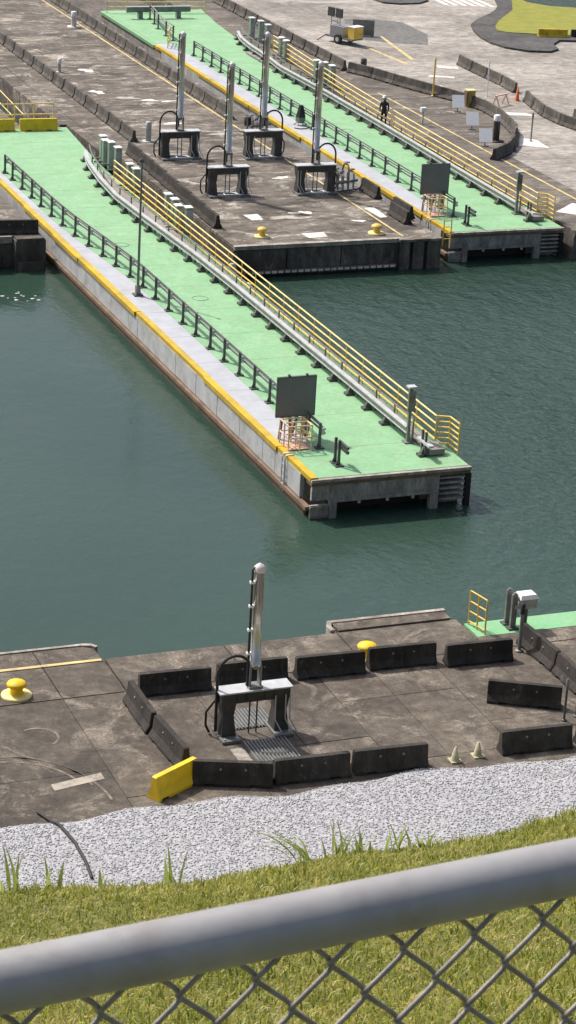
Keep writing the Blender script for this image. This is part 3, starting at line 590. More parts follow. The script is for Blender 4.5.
    # ---------------- small salmon and yellow guard cage with ladder
    cg_ = thing('ladder_guard', 'salmon and yellow tubular ladder guard below the square board of the %s bridge' % ('front' if not far else 'rear'), 'guard rail', tree @ Vector((.55, 3.35, 0)), rz)
    for x in (-.35, .1, .55):
        for y in (-.45, .0, .45): MB().tube([(x, y, 0), (x, y, .95)], .03, 6).build('post', 'salmon' if y > -.2 else 'yellow_pale', cg_)
    for z in (.5, .95):
        MB().tube([(-.35, .45, z), (-.35, -.45, z), (.55, -.45, z)], .03, 6).build('rail', 'salmon', cg_); MB().tube([(.55, -.45, z), (.55, .45, z)], .03, 6).build('rail', 'yellow_pale', cg_); MB().tube([(-.35, .0, z), (.55, .0, z)], .03, 6).build('rail', 'salmon', cg_); MB().tube([(-.35, .45, z), (.55, .45, z)], .03, 6).build('rail', 'salmon', cg_)
    MB().box(-.3, .5, -.4, .4, .02, .06).build('platform', 'salmon', cg_)
    for y in (-.7, -.95): MB().tube([(-.3, y, .05), (-.62, y, .05), (-.66, y, -.1), (-.66, y, -1.3)], .03, 6).build('ladder_side', 'steel_light', cg_)
    for z in (-.3, -.55, -.8, -1.05): MB().tube([(-.66, -.7, z), (-.66, -.95, z)], .018, 5).build('rung', 'steel_light', cg_)
    return root, tree
pt1 = [(0, 1.46), (25, 1.44), (29.3, 1.17), (33, .89), (36, .79), (46, .77)]
gt1 = [(0, 4.94), (22, 4.95), (27, 4.88), (31, 4.72), (34, 4.6), (38, 4.5), (41.5, 4.72), (44.8, 5.11), (46.5, 5.45), (47.8, 5.79)]
rt1 = [(0, 5.74), (60, 5.74)]
pu1 = [3.0, 4.7, 6.4, 8.2, 9.9, 11.6, 13.4, 15.1, 16.9, 18.6, 20.5, 22.3, 24.1, 25.8, 27.6, 29.3, 31.1, 32.9, 34.8, 36.6, 38.5, 40.2, 42.0, 43.9, 45.4]
c1 = [(6.3, 32.3, 1.3), (6.0, 32.9, 1.25), (6.15, 33.9, 1.3), (6.15, 34.9, 1.3), (6.15, 40.1, 1.3), (6.15, 41.1, 1.3), (6.5, 44.3, 1.4), (6.5, 45.5, 1.4), (6.4, 46.2, 1.35), (6.5, 46.95, 1.4)]
b1, T1 = bridge('front', (0, 0, 0), 0, 55.3, pt1, gt1, rt1, pu1, c1, 43.8)
pt2 = [(0, 1.46), (46, 1.50)]
gt2 = [(0, 4.94), (10, 5.02), (20, 5.15), (30, 5.2), (37.5, 5.05), (41, 5.4), (44.5, 5.55), (47.3, 5.85), (49.7, 6.5)]
rt2 = [(0, 5.74), (20, 6.0), (30, 6.3), (41, 6.9), (45, 7.1)]
pu2 = [1.1+1.79*k for k in range(1, 25)]
c2 = [(6.95, 33.5, 1.35), (6.85, 34.5, 1.35), (6.6, 35.2, 1.35), (6.95, 41.6, 1.35), (7.0, 42.6, 1.35), (7.6, 46.8, 1.4), (7.6, 48.2, 1.4), (7.4, 49.4, 1.4)]
b2, T2 = bridge('rear', (19.22, 30.28, 0), -.006, 60.5, pt2, gt2, rt2, pu2, c2, 44.3)
# extra rails on the rear bridge's far end
lr2 = thing('guard_railing', 'dark railing beside the left edge at the far end of the rear bridge', 'railing', T2 @ Vector((0, 0, 0)), -.006, 'walkway railings')
pp = [(1.75, 49.2), (1.8, 50.9), (2.05, 53.4), (2.35, 55.2), (2.6, 57.0)]
for x, y in pp: MB().box(x-.05, x+.05, y-.03, y+.03, 0, 1.0).box(x-.15, x+.15, y-.14, y+.14, 0, .05).build('post', 'steel_dark', lr2)
for z in (.58, .76, .97): MB().tube([(x+.05, y, z) for x, y in pp], .045, 6).build('rail', 'steel_mid', lr2)
gb = thing('guard_rail', 'grey beam guardrail across the far end of the rear bridge', 'guardrail', T2 @ Vector((3.6, 57.4, 0)), -.006)
MB().box(-2.6, 2.1, -.05, .05, .42, .78).build('web', 'steel_mid', gb); MB().box(-2.6, 2.1, -.12, .12, .783, .83).build('top_flange', 'steel_light', gb)
for x in (-1.6, 1.2): MB().box(x-.15, x+.15, -.2, .2, 0, .42).build('foot', 'steel_mid', gb)
def tube_rail(name, label, p0, p1, n, mat, h=1.1, rails=(.4, .75, 1.1), rad=.032, cat='handrail'):
    p0 = Vector(p0); p1 = Vector(p1); r = thing(name, label, cat, p0); dd = p1-p0
    for k in range(n+1): q = dd*(k/n); MB().tube([q, q+Vector((0, 0, h))], rad, 6).build('post', mat, r)
    for z in rails: MB().tube([Vector((0, 0, z)), dd+Vector((0, 0, z))], rad, 6).build('rail', mat, r)
    return r
tube_rail('yellow_handrail', 'pale yellow handrail across the very top end of the rear bridge', T2 @ Vector((.3, 59.8, 0)), T2 @ Vector((7.4, 59.2, 0)), 5, 'yellow_pale')
gate = tube_rail('yellow_gate', 'small pale yellow gate in the left railing of the rear bridge', T2 @ Vector((.6, 46.8, 0)), T2 @ Vector((1.35, 48.6, 0)), 2, 'yellow_pale', cat='gate')
# yellow barriers and handrails at the back of the front bridge
barrier((4.05, 54.85), (6.25, 54.75), 'scuffed yellow barrier at the back of the front bridge, right one', 'yellow barriers on the front bridge', bm_yel, False, 'yellow_barrier')
barrier((1.65, 54.95), (3.82, 54.9), 'scuffed yellow barrier at the back of the front bridge, cut by the left edge', 'yellow barriers on the front bridge', bm_yel, False, 'yellow_barrier')
tube_rail('yellow_handrail', 'pale yellow handrail directly behind the scuffed yellow barriers', (.6, 55.5, 0), (6.2, 55.5, 0), 5, 'yellow_pale', 1.35, (.75, 1.35))
# sunken pit floor behind the front bridge with stair rails
struct(MB().box(7.1, 7.74, 49.5, 55.98, -4, -.008).build('pit_edge', 'dock_far'))
struct(MB().box(6.75, 7.74, 56, 150, -4, -.006).build('pit_edge', 'dock_far'))
struct(MB().box(-.5, 5.3, 56.4, 120, -3, -.75).build('pit_floor', 'dock_far'))
tube_rail('stair_rail', 'two yellow stair rails slanting in the pit at the left edge, outer one', (5.0, 57.2, -.7), (4.6, 63, 0), 2, 'yellow_pale', 1.0, (1.0,))
tube_rail('stair_rail', 'two yellow stair rails slanting in the pit at the left edge, inner one', (4.3, 57.2, -.7), (3.9, 63, 0), 2, 'yellow_pale', 1.0, (1.0,))
struct(MB().box(18.5, 29.5, 91.2, 150, -3, -1.1).build('pit_floor', 'wall'))
# lamp post on the front bridge
lp = thing('lamp_post', 'tall slim grey pole on the walkway of the front bridge', 'pole', (.85, 23.0, 0))
MB().tube([(0, 0, .05), (.02, 0, 5.9)], [.065, .04], 10).build('pole', 'steel_mid', lp); MB().box(-.2, .2, -.2, .2, -.008, .06).build('base_plate', 'steel_dark', lp); MB().box(-.1, .1, -.1, .1, .06, .45).build('base_cabinet', 'steel_mid', lp); MB().lathe([(.05, 5.9), (.09, 5.92), (.09, 6.02), (.03, 6.08)], 10).build('top_cap', 'steel_dark', lp)
# black covered spotlight on the rear bridge walkway
fl = thing('covered_spotlight', 'black covered spotlight on a grey stand on the rear bridge walkway', 'spotlight', T2 @ Vector((1.2, 23.8, 0)), .3); fl.scale = (.8, .8, .74)
MB().frustum((-.28, .28, -.22, .22), (-.12, .12, -.1, .1), .62, 1.55).build('cover', 'black', fl); MB().box(-.3, .3, -.2, .2, .28, .6).build('body', 'steel_mid', fl)
for x in (-.25, .25): MB().bar((x*1.6, -.25, 0), (x*.7, 0, .3), .06, .06).build('leg', 'steel_dark', fl); MB().bar((x*1.6, .25, 0), (x*.7, 0, .3), .06, .06).build('leg', 'steel_dark', fl)
hs = tag(MB().tube([(19.9, 53.3, .015), (20.1, 53.0, .02), (20.5, 53.0, .02), (20.9, 53.4, .02)], .03, 6).build('cable', 'black'), 'short black cable lying by the covered spotlight', 'cable')

# ================================================================== HYDRAULIC JACKS
def jack(loc, label, cyl_top, mirror=1, near=False):
    s = mirror
    r = thing('hydraulic_jack', label, 'jack', loc, 0, 'portal frame hydraulic jacks'); r.scale = (.9, .9, .9) if near else (.95, .95, .97)
    for k in (-1, 1):
        lg = MB().frustum((k*.86-.24, k*.86+.24, -.30, .30), (k*.86-.17, k*.86+.17, -.22, .22), .10, .75).frustum((k*.86-.17, k*.86+.17, -.22, .22), (k*.86-.23, k*.86+.23, -.24, .24), .752, 1.15)
        l_ = lg.build('leg', 'jack_dark', r); MB().box(k*.86-.30, k*.86+.30, -.62, .42, .012, .098).build('foot_plate', 'steel_mid', l_)
        for y in (-.52, .34):
            for x in (-.2, .2): MB().lathe([(.035, .1), (.035, .15)], 6, (k*.86+x, y, 0)).build('bolt', 'steel_light', l_)
    MB().box(-1.12, 1.12, -.24, .24, 1.153, 1.50).build('beam', 'jack_dark', r)
    for x in (-.6, -.3, .3, .6): MB().box(x-.02, x+.02, -.27, -.242, 1.17, 1.48).build('stiffener', 'jack_dark', r)
    MB().box(-1.18, 1.18, -.30, .30, 1.503, 1.55).build('top_plate', 'steel_light', r)
    MB().box(-.22, .22, -.2, .2, 1.553, 1.62).build('saddle', 'steel_mid', r)
    for k in (-1, 1): MB().box(k*.17-.03, k*.17+.03, -.12, .12, 1.623, 2.28).build('clevis', 'steel_mid', r)
    c0 = 2.15
    cy = MB().lathe([(.0, c0), (.10, c0), (.10, c0+.12), (.2, c0+.12), (.2, c0+.24), (.155, c0+.26), (.155, cyl_top-.25), (.172, cyl_top-.25), (.172, cyl_top-.1), (.10, cyl_top-.04), (.03, cyl_top)], 18)
    cyo = cy.build('cylinder', 'chrome', r); MB().lathe([(.178, cyl_top-.24), (.178, cyl_top-.1), (.11, cyl_top-.03), (.02, cyl_top+.03)], 14).build('cap', 'cap', cyo)
    MB().tube([(-.23, -.02, 1.6), (-.23, -.02, cyl_top-.15), (-.1, 0, cyl_top-.08)], .04, 6).build('hydraulic_line', 'rubber', r)
    z = c0+.5
    while z < cyl_top-.2:
        MB().box(-.29, -.13, -.06, .06, z, z+.07).build('clamp', 'white_paint', r); z += .78
    MB().tube([(-1.0, 0, 0)], .01) if False else None
    n = 14; arc = [(s*(-.62-.55*math.cos(PI*k/n*1.0)), .05, 2.0+.62*math.sin(PI*k/n)) for k in range(n+1)]
    MB().tube([(s*-1.17, .05, .15), (s*-1.17, .05, 1.0)]+arc+[(s*-.08, .05, 1.75)], .05, 7).build('hose_loop', 'rubber', r)
    MB().tube([(s*-1.3, .25, .05), (s*-1.42, .25, .3), (s*-1.42, .25, .75), (s*-1.22, .2, 1.05), (s*-1.12, .15, 1.2)], .04, 6).build('dark_tube', 'rubber', r)
    for x in (-.12, .12): MB().tube([(x, -.05, .02), (x, -.05, 1.155)], .028, 6).build('pull_rod', 'steel_dark', r)
    for x in (.62, .95, 1.1): MB().tube([(x*s, -.3, 1.3), (x*s, -.34, .5), (x*s+.18, -.5, .12)], .022, 5).build('pipe', 'steel_light', r)
    if not near:
        MB().tube([(.36*math.cos(a*PI/10)+.2, .32*math.sin(a*PI/10)-.05, .05) for a in range(21)], .04, 6, False).build('floor_ring', 'steel_light', r)
        MB().box(-.56, .56, -.42, -.34, .01, .12).build('floor_beam', 'steel_light', r); MB().box(-.56, .56, .3, .38, .01, .12).build('floor_beam', 'steel_light', r)
    return r
jack((-8.85, -17.9, 0), 'silver hydraulic jack on a dark portal frame in the foreground pen', 5.6, 1, True)
jack((10.9, 47.3, 0), 'silver hydraulic jack on the centre dock, leftmost and far back', 7.0, 1)
jack((10.75, 39.2, 0), 'silver hydraulic jack on the centre dock, left one of the front pair', 7.0, 1)
jack((15.5, 46.8, 0), 'silver hydraulic jack on the centre dock, far right beside the rear bridge', 7.0, -1)
jack((15.45, 38.95, 0), 'silver hydraulic jack on the centre dock, right one of the front pair', 7.0, -1)
# steel gratings over the recess under the foreground jack, and a pale strip beside it
for (x0, x1, y0_, y1_, lab) in ((-9.35, -8.05, -19.75, -18.42, 'ribbed steel floor grating in front of the foreground jack'), (-9.35, -8.05, -17.7, -16.55, 'ribbed steel floor grating behind the foreground jack')):
    g = thing('floor_grating', lab, 'grating', ((x0+x1)/2, (y0_+y1_)/2, .0)); hx = (x1-x0)/2; hy = (y1_-y0_)/2
    MB().box(-hx, hx, -hy, hy, .008, .02).build('tray', 'steel_dark', g); bm_ = MB().box(-.022, .022, -hy+.02, hy-.02, .0205, .06).mesh('slat', 'steel_mid')
    for k in range(13): link('slat', bm_, g, (-hx+.06+k*(2*hx-.12)/12, 0, 0))
MB().box(-9.78, -9.42, -20.3, -18.75, -.01, .012).build('pale_strip', 'coping', near_dock)
# valve and pipe clusters on the centre dock
def manifold(loc, label, rz=0):
    r = thing('pipe_manifold', label, 'pipes', loc, rz, 'valve and pipe clusters')
    for k in range(4):
        x = -.5+.35*k; h = random.uniform(.7, 1.3)
        MB().tube([(x, -.3, 0), (x, -.3, h*.8), (x+.05, -.15, h), (x+.1, .2, h), (x+.12, .35, h*.8), (x+.12, .35, 0)], .055, 8).build('pipe', 'galv' if k % 2 else 'steel_mid', r)
        MB().lathe([(.02, 0), (.16, .01), (.16, .04), (.02, .05)], 12, (x+.1, 0, h+.08)).build('handwheel', 'steel_dark', r)
    MB().tube([(-.7, -.3, .45), (.8, -.3, .45)], .07, 8).build('header', 'steel_mid', r); MB().box(-.75, .85, -.45, .5, .01, .07).build('base', 'steel_mid', r)
    MB().lathe([(.16, .3), (.2, .35), (.2, .75), (.1, .85)], 12, (-.25, .5, 0)).build('accumulator', 'black', r)
    return r
manifold((17.15, 39.4, 0), 'tangle of grey valves and pipes right of the front right jack', .3)
manifold((17.3, 52.6, 0), 'tangle of grey valves and pipes beside the far right jack', .3)

# ================================================================== SMALL DOCK THINGS
def bollard(loc, label, s=1, mat='yellow_new'):
    r = thing('mooring_bollard', label, 'bollard', loc, random.random(), 'yellow mooring bollards')
    MB().lathe([(.44*s, .0), (.44*s, .05), (.40*s, .07), (.2*s, .08)], 24).build('base_plate', 'yellow_pale', r)
    MB().lathe([(.23*s, .075), (.18*s, .14), (.17*s, .27), (.27*s, .31), (.29*s, .36), (.25*s, .42), (.12*s, .48), (.02, .49)], 24).build('head', mat, r)
bollard((-14.5, -14.05, .0), 'yellow mushroom bollard on the near dock by the left frame edge'); bollard((-3.85, -14.2, .0), 'yellow bollard half hidden behind barriers on the near dock edge', 1.05)
bollard((9.7, 31.2, .0), 'orange-yellow bollard on the centre dock edge, left one', .85, 'yellow'); bollard((15.5, 30.8, .0), 'orange-yellow bollard on the centre dock edge, right one near the rear bridge', .95, 'yellow')
def cone(loc, label, mat, h=.5, band=None):
    r = thing('traffic_cone', label, 'cone', loc); MB().box(-.16, .16, -.16, .16, 0, .035).build('base', mat, r); MB().lathe([(.13, .035), (.03, h), (.02, h)], 14).build('body', mat, r)
    if band: MB().lathe([(.098, .2), (.075, .31)], 14).build('band', band, r)
cone((-4.08, -20.98, .0), 'faded cream traffic cone by the gravel, left of the two', 'cone', .42); cone((-3.35, -20.88, .0), 'faded cream traffic cone by the gravel, right of the two', 'cone', .42)
cone((36.7, 58.6, .0), 'orange traffic cone at the head of the bending road barriers', 'orange', .9, 'white_paint'); cone((44.9, 60.5, .0), 'orange and green traffic cone at the right frame edge on the road', 'orange', .75, 'machine_green')
# yellow ladder panel, twin pillars, white box, poles on the near right
r = thing('yellow_ladder_rail', 'yellow ladder-like guard panel at the left end of the green ledge', 'guard rail', (.12, -12.75, -.02))
for k, (x, y) in enumerate(((.05, .02), (.14, -.4), (.22, -.8))): MB().tube([(x, y, 0), (x, y, 1.12)], .03, 6).build('post', 'yellow', r)
for z in (.12, .45, .78, 1.12): MB().tube([(.05, .02, z), (.14, -.4, z), (.22, -.8, z)], .026, 6).build('rail', 'yellow', r)
r = thing('rail_terminal', 'two grey rail-end posts standing on the green ledge by the white box', 'railing', (1.35, -13.1, -.02))
for y in (.1, -.28): MB().box(-.09, .09, y-.05, y+.05, .06, 1.15).box(-.05, .05, y-.04, y+.04, 1.15, 1.2).build('post', 'steel_mid', r); MB().box(-.17, .17, y-.13, y+.13, 0, .06).build('foot', 'steel_dark', r)
for z in (.5, .8): MB().bar((.1, -.42, z), (.1, .25, z), .06, .08).build('rail', 'steel_light', r)
r = thing('equipment_box', 'white equipment box on a post above the green ledge', 'box', (1.75, -13.35, -.02))
MB().box(-.07, .07, -.07, .07, 0, .75).build('post', 'steel_dark', r); MB().box(-.26, .30, -.22, .22, .70, 1.02).build('body', 'machine_grey', r); MB().frustum((-.30, .34, -.26, .26), (-.24, .26, -.18, .2), 1.023, 1.14).build('lid', 'white_paint', r); MB().box(-.40, -.262, -.1, .1, .68, .80).build('arm', 'steel_light', r)
def pole(loc, label, h, rad=.05, mat='steel_dark', top='black', cat='post', topr=1.35):
    r = thing('marker_post', label, cat, loc); MB().tube([(0, 0, .02), (0, 0, h)], rad, 10).build('post', mat, r); MB().lathe([(rad*topr, h-.28), (rad*topr, h+.02), (rad*.6, h+.06)], 10).build('top', top, r); MB().lathe([(rad*2.4, .0), (rad*2.4, .03), (rad*1.2, .05)], 10).build('base', mat, r)
pole((.82, -14.95, 0), 'dark post with black top behind the right end of the dock edge barriers', 1.5, .055, 'steel_mid')
pole((-.02, -19.55, 0), 'thin dark post inside the pen near the right frame edge, left one', 1.25, .035, 'steel_dark', 'steel_mid'); pole((.45, -19.4, 0), 'thin dark post at the very right frame edge inside the pen', 1.2, .04, 'steel_dark', 'steel_dark')
# posts and signs on the far docks
pole((10.45, 51.3, 0), 'stout grey post right of the upper left barrier row end', 1.05, .17, 'machine_grey', 'machine_grey', topr=1.02)
pole((15.95, 84.9, 0), 'stout pale post at the top of the centre dock beside the barrier row', 1.0, .19, 'line_white', 'white_paint', topr=1.02)
pole((10.75, 70.2, 0), 'small pale hydrant post right of the upper left barrier row', .8, .1, 'machine_grey', 'white_paint')
pole((31.9, 60.6, 0), 'yellow thin pole in front of the curved barrier row', 2.3, .05, 'yellow', 'yellow_pale'); pole((35.3, 60.0, 0), 'thin white pole on the road left of the straight barrier row', 2.2, .035, 'white_paint', 'white_paint')
pole((30.4, 68.2, 0), 'short dark stump post on the road behind the curved barriers', .8, .2, 'barrier_far', 'barrier_far', topr=1.02)
pole((30.45, 48.6, 0), 'dark cylindrical bin-like post with white top by the white sign boards', 1.45, .2, 'barrier_far', 'white_paint', topr=1.02)
pole((30.4, 46.0, 0), 'slim dark post near the curved barrier row end', 1.3, .06, 'steel_dark', 'steel_dark'); pole((32.5, 48.2, 0), 'slim grey pole beside the curved row end', 1.6, .045, 'steel_mid', 'steel_mid')
for (x, y, lab) in ((31.55, 56.2, 'small white square sign board by the dock walk, farthest of three'), (30.35, 51.6, 'white square sign board by the dock walk, middle of three'), (29.25, 47.5, 'white square sign board by the dock walk, nearest of three')):
    r = thing('sign_board', lab, 'sign', (x, y, 0), -yaw+.1, 'white square sign boards'); pn = MB().box(-.36, .36, -.02, .02, -.42, .42).build('panel', 'white_paint', r, (0, -.05, .62)); pn.rotation_euler = (-.62, 0, 0); MB().box(-.03, .03, .03, .09, -.02, .58).build('post', 'steel_mid', r); MB().box(-.2, .2, -.15, .15, -.02, .02).build('base', 'steel_dark', r)
r = thing('utility_box', 'yellow utility box with rusty side at the curved barrier row', 'box', (33.0, 57.6, 0)); MB().box(-.25, .25, -.2, .2, 0, .95).build('body', 'yellow_dull', r); MB().box(-.33, -.253, -.2, .2, .1, .9).build('side_panel', 'rust', r); MB().box(-.3, .3, -.24, .24, .953, 1.0).build('lid', 'yellow_pale', r)
r = thing('work_trestle', 'low salmon-coloured work trestle on the road beside the orange cone', 'trestle', (35.1, 57.6, 0), .5); MB().box(-.6, .6, -.06, .06, .58, .66).build('beam', 'salmon', r)
for x in (-.5, .5):
    for y in (-.25, .25): MB().bar((x, y, 0), (x, 0, .56), .06, .06).build('leg', 'salmon', r)
for k, (p, q) in enumerate((((32.2, 49.6), (31.2, 47.7)), ((31.1, 47.5), (29.9, 45.8)), ((29.8, 45.6), (28.3, 44.3)))): barrier(p, q, 'dark barrier at the hooked end of the curved row, %s from the road' % ORD[k], 'hooked end of the curved barrier row')
r = thing('light_box', 'small white fixture on a short post beside the rear bridge handrail', 'fixture', (27.9, 53.2, 0)); MB().box(-.04, .04, -.04, .04, -.02, .75).build('post', 'machine_grey', r); MB().box(-.16, .16, -.12, .12, .752, 1.0).build('housing', 'white_paint', r)
# fender float things in the gap between front bridge and centre dock
r = thing('dock_fender', 'short grey cylindrical fender post at the corner of the centre dock', 'fender', (6.75, 27.2, -1.5)); MB().lathe([(.2, -.6), (.2, 1.35), (.1, 1.45)], 12).build('body', 'machine_grey', r); MB().lathe([(.22, 1.0), (.22, 1.2)], 12).build('band', 'steel_light', r)
r = thing('dock_fender', 'small yellow-topped fender post in the water right of the front bridge', 'fender', (6.7, 25.0, -1.5)); MB().lathe([(.2, -.6), (.2, 1.0), (.1, 1.08)], 12).build('body', 'steel_mid', r); MB().lathe([(.23, .8), (.24, 1.1), (.1, 1.16)], 12).build('cap', 'yellow_pale', r)
r = thing('yellow_ladder', 'yellow ladder on the corner beside the rear bridge end', 'ladder', (18.9, 29.95, 0))
for x in (-.2, .2): MB().tube([(x, 0, .8), (x, 0, -.5)], .03, 6).build('side_rail', 'yellow', r)
for k in range(4): MB().tube([(-.2, 0, .7-.3*k), (.2, 0, .7-.3*k)], .02, 5).build('rung', 'yellow', r)
fo = []; ff = []
for k in range(16):
    cx, cy = random.gauss(-2.8, .5), random.gauss(28.6, .4); n = 7; b0 = len(fo); r_ = random.uniform(.02, .075)
    for q in range(n): a_ = 2*PI*q/n; rr_ = r_*random.uniform(.6, 1.2); fo.append((cx+1.8*rr_*math.cos(a_), cy+rr_*math.sin(a_), WZ+.02+.004*math.sin(k)))
    ff.append(tuple(range(b0, b0+n)))
stuff(tag(MB().add(fo, ff).build('foam', 'white_paint'), 'white foam flecks on the water by the small left dock', 'foam'))
# towed light tower far up the road
r = thing('light_tower_trailer', 'grey towed light tower with yellow end box on the far road', 'trailer', (32.9, 77.6, 0), -1.15)
MB().box(-1.3, 1.2, -.55, .55, .35, .47).build('chassis', 'steel_mid', r); MB().box(-.9, .35, -.5, .5, .473, 1.15).build('engine_box', 'galv', r); MB().box(.75, 1.3, -.45, .45, .48, 1.25).build('end_box', 'yellow', r); MB().box(.72, 1.33, -.48, .48, 1.253, 1.3).build('end_box_lid', 'white_paint', r)
for y in (-.62, .62):
    wl = MB().tube([(0, y-.09, .32), (0, y+.09, .32)], .32, 16).build('wheel', 'rubber', r); MB().tube([(0, y-.10, .32), (0, y+.10, .32)], .16, 12).build('hub', 'steel_light', wl)
for x, y in ((-1.0, -.3), (-1.0, .3), (-.2, -.3)): MB().tube([(x, y, .47), (x, y, 2.2)], .04, 6).build('mast_post', 'steel_light', r)
for z in (1.4, 1.8, 2.2): MB().bar((-1.0, -.3, z), (-1.0, .3, z), .06, .06).build('mast_brace', 'steel_light', r); MB().bar((-1.0, -.3, z), (-.2, -.3, z), .06, .06).build('mast_brace', 'steel_light', r)
for k in range(2): MB().box(-1.3+.75*k, -.75+.75*k, -.4, -.25, 1.7, 2.3).build('lamp_panel', 'steel_dark', r)
for s in (-1, 1): MB().bar((-1.3, .5*s, .4), (-1.7, .9*s, .02), .07, .07).build('outrigger', 'steel_mid', r)
r = thing('sheet_barrier', 'flat grey sheet panel standing beside the light tower trailer', 'panel', (35.3, 80.0, 0), -yaw); MB().box(-.75, .75, -.03, .03, .03, 1.1).build('panel', 'steel_mid', r)
for x in (-.6, .6): MB().box(x-.04, x+.04, -.25, .25, 0, .05).build('foot', 'steel_dark', r)
# dark line over the gravel, built as a thin tube
hp_ = []
HK = [(-15.75, -20.8), (-15.65, -21.07), (-15.42, -21.73), (-15.3, -22.66), (-15.31, -23.68), (-15.41, -24.6)]
for k in range(len(HK)-1):
    for q in range(6):
        f = q/6; x = HK[k][0]*(1-f)+HK[k+1][0]*f; y = HK[k][1]*(1-f)+HK[k+1][1]*f; hp_.append((x, y, max(0, gz(x, y))+.045))
tag(MB().tube(hp_, .042, 7).build('dark_tube', 'rubber'), 'dark line curving across the gravel strip at the left', 'dark_tube')

# ================================================================== WORKER
def person(loc, rz):
    sk = [((0, 0, .92), .13), ((0, 0, 1.12), .125), ((0, .01, 1.34), .15), ((0, .01, 1.46), .08), ((0, .02, 1.54), .055), ((0, .03, 1.60), .085), ((0, .03, 1.70), .075),
          ((.1, 0, .86), .095), ((.11, .04, .48), .065), ((.11, -.02, .09), .045), ((.11, .13, .04), .04), ((-.1, 0, .86), .095), ((-.11, -.04, .48), .065), ((-.11, -.10, .09), .045), ((-.11, .05, .04), .04),
          ((.19, .01, 1.38), .07), ((.25, .0, 1.12), .05), ((.22, .16, .94), .04), ((.21, .24, .92), .035), ((-.19, .01, 1.38), .07), ((-.25, .0, 1.12), .05), ((-.23, .14, .92), .04), ((-.22, .22, .90), .035)]
    ed = [(0, 1), (1, 2), (2, 3), (3, 4), (4, 5), (5, 6), (0, 7), (7, 8), (8, 9), (9, 10), (0, 11), (11, 12), (12, 13), (13, 14), (2, 15), (15, 16), (16, 17), (17, 18), (2, 19), (19, 20), (20, 21), (21, 22)]
    me = bpy.data.meshes.new('person'); me.from_pydata([p for p, _ in sk], ed, []); o = link('person', me, None, loc, rz); me.materials.append(M['navy'])
    mo = o.modifiers.new('skin', 'SKIN'); mo.use_smooth_shade = True
    for v_, (_, r_) in zip(me.skin_vertices[0].data, sk): v_.radius = (r_, r_)
    me.skin_vertices[0].data[0].use_root = True
    o.modifiers.new('sub', 'SUBSURF').levels = 2; o.modifiers['sub'].render_levels = 2
    MB().lathe([(.155, 1.70), (.16, 1.71), (.125, 1.72), (.12, 1.77), (.085, 1.83), (.02, 1.85)], 16, (0, .03, 0)).build('hard_hat', 'white_paint', o)
    MB().lathe([(.02, 1.555), (.075, 1.58), (.088, 1.64), (.088, 1.70)], 12, (0, .045, 0)).build('face', 'skin', o)
    return tag(o, 'person in dark clothes and white hard hat on the rear bridge side walkway', 'person')
person(T2 @ Vector((5.72, 22.2, .12)), 2.6)

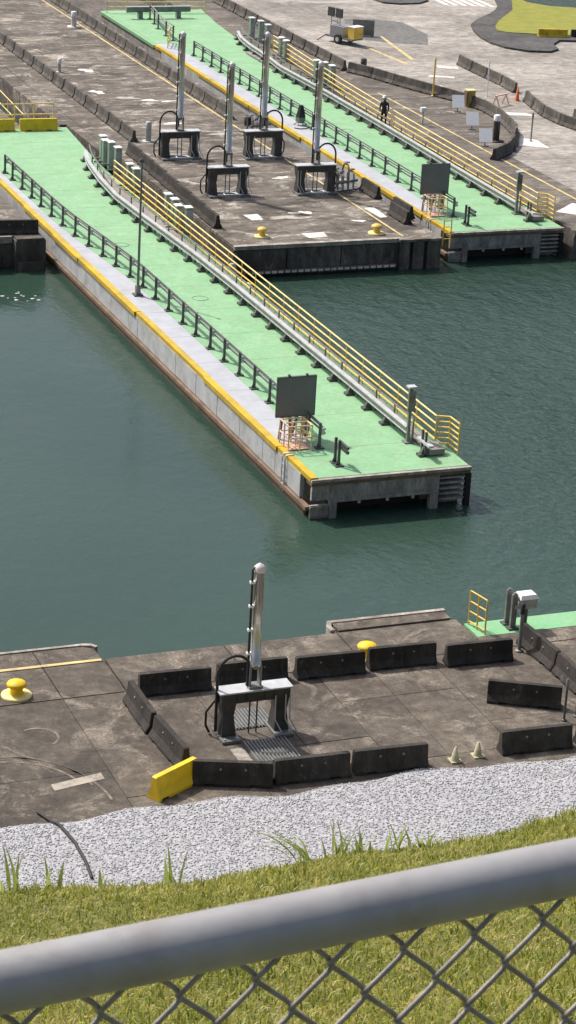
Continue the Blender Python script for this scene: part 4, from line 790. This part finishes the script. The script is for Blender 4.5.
# ================================================================== WEEDS on the crest
def weed(loc, label, n, h, spread, bias=0):
    V = []; F = []; T = []
    for k in range(n):
        a = random.uniform(0, 2*PI); le = random.uniform(.2 if spread < 1.2 else .75, spread); L_ = 1.5*h*random.uniform(.5, 1.1); wd_ = random.uniform(.006, .013)
        d_ = Vector((math.cos(a)+bias, math.sin(a)*.6, 0)).normalized(); sd_ = Vector((-d_.y, d_.x, 0)); p = Vector((random.uniform(-.05, .05), random.uniform(-.05, .05), -.02)); base = len(V); ns = 6
        for i in range(ns+1):
            f = i/ns; ww = wd_*(1-f**1.5)*(.6+.8*min(1, f*3)); V += [tuple(p-sd_*ww), tuple(p+sd_*ww)]; th = le*(.4+1.1*f); p = p+(d_*math.sin(th)+Vector((0, 0, math.cos(th))))*(L_/ns); T += [random.random()*.2+.3]*2
        F += [(base+2*i, base+2*i+1, base+2*i+3, base+2*i+2) for i in range(ns)]
    me = bpy.data.meshes.new('weed'); me.from_pydata(V, [], F); a_ = me.attributes.new('tint', 'FLOAT', 'POINT'); a_.data.foreach_set('value', T); me.materials.append(M['weed'])
    tag(link('weed', me, None, loc), label, 'weed', 'weeds along the top of the grass bank')
def wl(px, dy, *a):
    x = -27.6+px/576*3.65; y = -61.85+dy; weed((x, y, bz(x, y)), *a)
wl(8, 0, 'tall weed at the left frame edge on the grass crest', 9, .20, .7); wl(48, 0, 'small weed on the crest left of the dark line', 8, .14, .6); wl(160, 0, 'tall thin weed on the crest below the yellow barrier', 7, .26, .8, -.3)
wl(288, .0, 'wide clump of long-bladed weed in the middle of the crest', 15, .30, 1.3, -1.3); wl(318, .0, 'upright weed just right of the wide crest clump', 10, .18, .6); wl(345, .05, 'low leafy weed right of the wide clump', 14, .14, 1.0); wl(378, .0, 'weed with one long leaning blade right of centre on the crest', 8, .2, .7, -.4); wl(405, .0, 'short weed at the right end of the crest clumps', 10, .12, .8)
wl(90, .0, 'tiny weed beside the dark line end on the crest', 7, .1, .6)

# ================================================================== FENCE
fy, fz = -71.1, 28.61
fc = thing('chain_link_fence', 'grey chain-link fence with a thick top rail right in front of the viewer', 'fence', (-29.72, -71.095, 28.6), .0714)
MB().tube([(-2.6+.2*k, 0, .0) for k in range(27)], .0335, 40).build('top_rail', 'galv', fc)
for x in (-2.3, 2.3): MB().tube([(x, .03, .02), (x, .03, -1.45)], .03, 16).build('post', 'galv', fc)
pw, ph, rr = .0925, .097, .0034
am = pw/4; pts = []
for j in range(0, 24):
    z = -.0135-j*ph/2; sgn = 1 if j % 2 else -1; xm = sgn*am
    pts += [(xm-sgn*.0075, sgn*.004, z+.0105), (xm-sgn*.001, sgn*.0032, z+.004), (xm+sgn*.0022, 0, z), (xm-sgn*.001, -sgn*.0032, z-.004), (xm-sgn*.0075, -sgn*.004, z-.0105)]
wme = MB().tube(pts, rr, 8).mesh('wire', 'wire')
wmm = MB().tube([(-x, -y, z) for x, y, z in pts], rr, 8).mesh('wire', 'wire')
for k in range(-58, 59): link('wire', wmm if k % 2 else wme, fc, (.014+k*pw/2, 0, 0))
